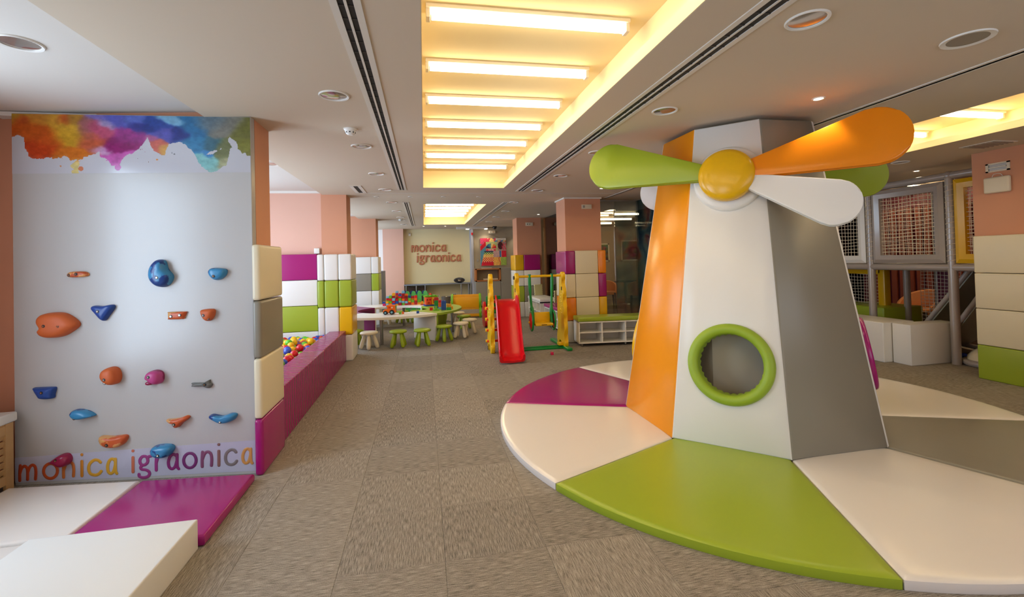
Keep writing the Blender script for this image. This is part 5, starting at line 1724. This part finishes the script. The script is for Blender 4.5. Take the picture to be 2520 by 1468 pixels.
ac.location = (5.5, 13.35, 0); ac.rotation_euler = (0, 0, math.radians(-20)); ac['label'] = 'apricot tub armchair behind the glass, nearest the column'; ac['group'] = 'tub armchairs in the cafe'
copy_tree(ac, (6.25, 12.7, 0), math.radians(150), 'apricot tub armchair seen from behind beside the mill edge', 'tub armchairs in the cafe')
copy_tree(ac, (7.05, 14.1, 0), math.radians(-60), 'apricot tub armchair at the back of the cafe', 'tub armchairs in the cafe')
t = thing('cafe_table', 'dark round cafe table between the armchairs', 'table', (6.3, 13.75, 0))
b = B(); b.lathe([(0, .70), (.34, .70), (.35, .72), (.34, .735), (0, .735)], n=28); obj('top', b, DKWOOD, t)
b = B(); b.cyl((0, 0, .02), (0, 0, .7), .035, n=12); obj('column', b, STEEL, t)
b = B(); b.lathe([(0, 0), (.22, 0), (.2, .02), (0, .03)], n=24); obj('foot', b, STEEL, t)
def painting(label, x0, x1, z0, z1, seed):
    t = thing('framed_picture', label, 'picture', (x0, 15.53, z0))
    b = B(); w, h = x1 - x0, z1 - z0
    for lo, hi in (((0, 0, 0), (w, .03, .05)), ((0, 0, h - .05), (w, .03, h)), ((0, 0, 0), (.05, .03, h)), ((w - .05, 0, 0), (w, .03, h))):
        b.box(lo, hi)
    obj('frame', b, P_CREAM, t, smooth=0)
    def fn(s, t_):
        a, c, d = fbm(s * 5, t_ * 5, seed), fbm(s * 6 + 9, t_ * 4, seed + 1), fbm(s * 4, t_ * 7 + 5, seed + 2)
        return np.clip(np.stack([a * 260 - 40, c * 220 - 30, d * 160 - 30], -1), 0, 255)
    print_sheet('canvas', w - .1, h - .1, 40, 50, fn, PRINT, t, (.05, .01, .05))
painting('abstract picture behind the glass next to the column', 5.75, 6.55, 1.35, 2.0, 60)
painting('darker abstract picture on the cafe wall', 7.0, 8.1, 1.35, 2.1, 70)
t = thing('potted_plant', 'leafy green plant in the cafe behind the glass', 'plant', (7.0, 13.0, 0))
b = B(); b.lathe([(0, 0), (.14, 0), (.18, .3), (.165, .3), (.14, .28), (0, .28)], n=20); obj('pot', b, DKWOOD, t)
for k in range(12):
    a = k * 2.4
    c, s_ = math.cos(a), math.sin(a)
    L = .5 + .3 * random.random()
    b = B()
    ctr = catmull([(0, 0, .28), (.12 * c, .12 * s_, .28 + L * .8), (.32 * c, .32 * s_, .3 + L)], 5)
    for i in range(len(ctr) - 1):
        w0 = .06 * math.sin(PI * (i / (len(ctr) - 1)) ** .8) + .004
        w1 = .06 * math.sin(PI * ((i + 1) / (len(ctr) - 1)) ** .8) + .004
        n_ = Vector((-s_, c, 0))
        vs = [b.bm.verts.new(p) for p in (ctr[i] - n_ * w0, ctr[i] + n_ * w0, ctr[i + 1] + n_ * w1, ctr[i + 1] - n_ * w1)]
        b.bm.faces.new(vs)
    obj('leaf', b, LEAF, t)

# ------------------------------------------------------------------ soft play frame on the right
FX = 6.72
PF = thing('play_frame', 'two storey soft play frame of grey padded tubes', 'play frame', (FX, 5.3, 0))
fy = lambda y: y - 5.3
YP = [4.2, 4.76, 5.86, 6.95]
for y in YP:
    for x in (0, 1.25):
        b = B(); b.cyl((x, fy(y), 0), (x, fy(y), 2.44), .05, n=18); obj('post', b, GREYT, PF)
        if x == 0:
            b = B(); b.sphere((x, fy(y), 2.44), .062, 16); obj('joint', b, GREYT, PF)
            # lashing cord wound round the post
            b = B()
            pts = [(x + .053 * math.cos(a), fy(y) + .053 * math.sin(a), 1.3 + a / (2 * PI) * .07) for a in np.linspace(0, 2 * PI * 15, 240)]
            b.tube(pts, .0035, n=5); obj('lashing', b, NETC, PF, smooth=80)
for z in (1.25, 2.44):
    for x in (0, 1.25):
        b = B(); b.cyl((x, fy(4.0), z), (x, fy(7.0), z), .048, n=18); obj('beam', b, GREYT, PF)
    for y in YP:
        b = B(); b.cyl((0, fy(y), z), (1.25, fy(y), z), .045, n=14); obj('cross_beam', b, GREYT, PF)
def net(y0, y1, z0, z1, x, nm='net', sp=.052):
    b = B()
    ny, nz = max(2, int((y1 - y0) / sp)), max(2, int((z1 - z0) / sp))
    ph = random.random() * 6
    wob = lambda y, z: (.006 * math.sin(y * 17 + z * 5 + ph), .007 * math.sin(z * 13 + y * 9 + ph))
    for i in range(ny + 1):
        y = y0 + (y1 - y0) * i / ny
        pts = [(x, fy(y + wob(y, z)[0]), z) for z in np.linspace(z0, z1, 14)]
        b.tube(pts, .0038, n=4, cap=False)
    for i in range(nz + 1):
        z = z0 + (z1 - z0) * i / nz
        pts = [(x, fy(y), z + wob(y, z)[1]) for y in np.linspace(y0, y1, 14)]
        b.tube(pts, .0038, n=4, cap=False)
    o = obj(nm, b, NETC, PF, smooth=0)
    o['kind'] = 'stuff'
    return o
def padded_window(y0, y1, z0, z1, m, lab):
    w = .115
    b = B()
    q = [(y0, z0), (y1, z0), (y1, z1), (y0, z1)]
    iq = [(y0 + w, z0 + w), (y1 - w, z0 + w), (y1 - w, z1 - w), (y0 + w, z1 - w)]
    mid = [((a[0] * .55 + c[0] * .45), (a[1] * .55 + c[1] * .45)) for a, c in zip(q, iq)]
    def ring(pts, x):
        return [b.bm.verts.new((x, fy(p[0]), p[1])) for p in pts]
    rs = [ring(q, .03), ring(q, -.03), ring(mid, -.055), ring(iq, -.035), ring(iq, .03)]
    for k in range(5):
        A_, B_ = rs[k], rs[(k + 1) % 5]
        for j in range(4):
            b.bm.faces.new((A_[j], A_[(j + 1) % 4], B_[(j + 1) % 4], B_[j]))
    o = obj('padded_window', b, m, PF, smooth=30)
    o['label'] = lab
    net(y0 + w - .01, y1 - w + .01, z0 + w - .01, z1 - w + .01, 0)
padded_window(4.82, 5.80, 1.305, 2.375, GREYT, 'grey padded window frame')
padded_window(4.24, 4.70, 1.305, 2.375, V_YELLOW, 'yellow padded window frame')
padded_window(5.92, 6.88, 1.305, 2.375, V_WHITE, 'white padded window frame')
for (a, c) in ((4.25, 4.72), (4.8, 5.82), (5.9, 6.9)):
    net(a, c, 1.3, 2.4, 1.24)
b = B(); b.box((.03, fy(4.1), 1.2), (1.25, fy(6.95), 1.25)); obj('deck', b, V_GREY, PF)
net(5.3, 5.85, .1, 1.2, .9)
for y, m in ((6.25, V_YELLOW),):
    b = B(); b.box((.62, fy(y) - .06, 0), (.74, fy(y) + .06, 1.2), bev=.02); b.box((.62, fy(6.95), 1.1), (.74, fy(y), 1.2), bev=.02); obj('padded_post', b, m, PF)
net(6.3, 6.95, .3, 1.1, .7)
b = B(); b.cyl((.72, fy(5.92), 0), (.72, fy(5.92), 1.2), .045, n=14); obj('post', b, GREYT, PF)
cushion('foam_block', 'lime foam block inside the soft play frame', 'foam block', (7.0, 5.93, 0), (7.75, 6.85, .60), V_GREEN, .02)
for k, y in enumerate((5.9,)):
    cushion('foam_block', 'maroon foam pillar behind the lime block', 'foam block', (7.8, 5.55, 0), (7.92, 5.75, 1.18), mat('maroon vinyl', rgb(110, 16, 44), .4), .02)
# double grey slide inside the frame
def ramp(y_top, y_bot, x0, x1, lab):
    t = thing('tube_slide', lab, 'slide', (x0, y_bot, 0), group='grey slides inside the play frame')
    ctr = catmull([(0, y_top - y_bot, 1.2), (0, (y_top - y_bot) * .55, .62), (0, (y_top - y_bot) * .25, .26), (0, .05, .1), (0, -.2, .06)], 6)
    w = x1 - x0
    b = B()
    prev = None
    for p in ctr:
        cur = [b.bm.verts.new((x, p.y, p.z + dz)) for x, dz in ((0, 0), (w, 0), (w, -.025), (0, -.025))]
        if prev:
            for j in range(4):
                b.bm.faces.new((prev[j], prev[(j + 1) % 4], cur[(j + 1) % 4], cur[j]))
        prev = cur
    obj('bed', b, mat('grey slide bed', rgb(140, 138, 118), .3), t, smooth=60)
    for x in (0, w):
        b = B(); b.tube([(x, p.y, p.z + .055) for p in ctr], .032, n=10); obj('side_rail', b, GREYT, t, smooth=60)
ramp(4.72, 5.66, 6.98, 7.52, 'upper grey slide bed inside the play frame')
ramp(4.42, 5.24, 6.98, 7.5, 'grey slide bed beside the right column cushions')
cushion('foam_block', 'long white foam block before the play frame, left one', 'foam block', (5.99, 5.095, 0), (6.5, 6.2, .53), V_WHITE, .012, 'white foam blocks before the play frame')
b = B(); b.prism([(-.40, -.125), (.38, -.125), (.38, .1), (-.40, .11)], 0, .525, bev=.012, seg=2)
tag(obj('foam_block', b, V_WHITE, loc=(6.52, 4.97, 0)), 'white foam block before the play frame, right one', 'foam block', 'white foam blocks before the play frame')
b = B(); b.sphere((0, 0, 0), .24, 24, (1, 1, .75))
bmesh.ops.bisect_plane(b.bm, geom=list(b.bm.verts) + list(b.bm.edges) + list(b.bm.faces), plane_co=(0, 0, 0), plane_no=(0, 0, -1), clear_outer=True)
t = thing('foam_dome', 'cream foam dome with a grey rim by the right column', 'foam dome', (6.99, 4.55, 0))
for v in b.bm.verts:
    v.co.z += .06
obj('dome', b, V_CREAM, t, smooth=80)
b = B(); b.tube([(.25 * math.cos(a), .25 * math.sin(a), .04) for a in np.linspace(0, 2 * PI, 33)[:-1]], .04, n=10, closed=True); obj('rim', b, GREYT, t, smooth=80)
for x, y, cn in ((6.965, 4.93, 'green'), (7.07, 4.92, 'blue')):
    o = bpy.data.objects.new('ball', bm_[cn]); COL.objects.link(o); o.location = (x, y, .047)
    tag(o, '%s plastic ball beside the foam dome' % cn, 'ball')
# red brown slatted wall and benches seen through the nets
b = B(); b.box((9.2, 2.2, 0), (9.26, 8.2, 2.6)); WS = struct('wall_slatted', b, MAROON); WS['label'] = 'red brown slatted wall behind the soft play frame'
sm_ = B(); sm_.box((-.02, -.05, 0), (.02, .05, 2.2)); SLM = sm_.mesh('slat', BRICKRED, 0)
for k in range(36):
    o = bpy.data.objects.new('slat', SLM); COL.objects.link(o); o.parent = WS; o.location = (9.17, 2.4 + k * .16, .1)
for k, y in enumerate((4.9, 5.75, 6.6)):
    copy_tree(ac, (8.55, y, 0), math.radians(-90), 'apricot armchair seen through the play frame net, %s the right column' % ('nearest', 'second from', 'third from')[k], 'armchairs behind the play frame')
# fixtures on the right column
t = thing('emergency_light', 'recessed emergency lamp high on the right edge column', 'emergency light', (6.38, 4.03, 2.4), -PI / 2)
b = B()
for lo, hi in (((-.11, -.012, -.05), (.11, .0, -.035)), ((-.11, -.012, .035), (.11, 0, .05)), ((-.11, -.012, -.05), (-.085, 0, .05)), ((.085, -.012, -.05), (.11, 0, .05))):
    b.box(lo, hi)
obj('bezel', b, P_CREAM, t, smooth=0)
b = B(); b.box((-.085, -.003, -.035), (.085, 0, .035)); obj('reflector', b, STEEL, t)
b = B(); b.cyl((-.08, -.008, 0), (.08, -.008, 0), .008, n=8); obj('lamp_tube', b, WHITE_P, t)
t = thing('access_point', 'white rounded wireless box hanging on the right edge column', 'wireless router', (6.38, 4.03, 2.2), -PI / 2)
b = B(); b.box((-.12, -.045, -.09), (.12, 0, .09), bev=.025, seg=4); obj('case', b, P_CREAM, t, smooth=60)
b = B(); b.tube(catmull([(-.05, -.015, .085), (-.03, -.02, .12), (.03, -.02, .12), (.05, -.015, .085)], 4), .003, n=6); obj('cable', b, WHITE_P, t)
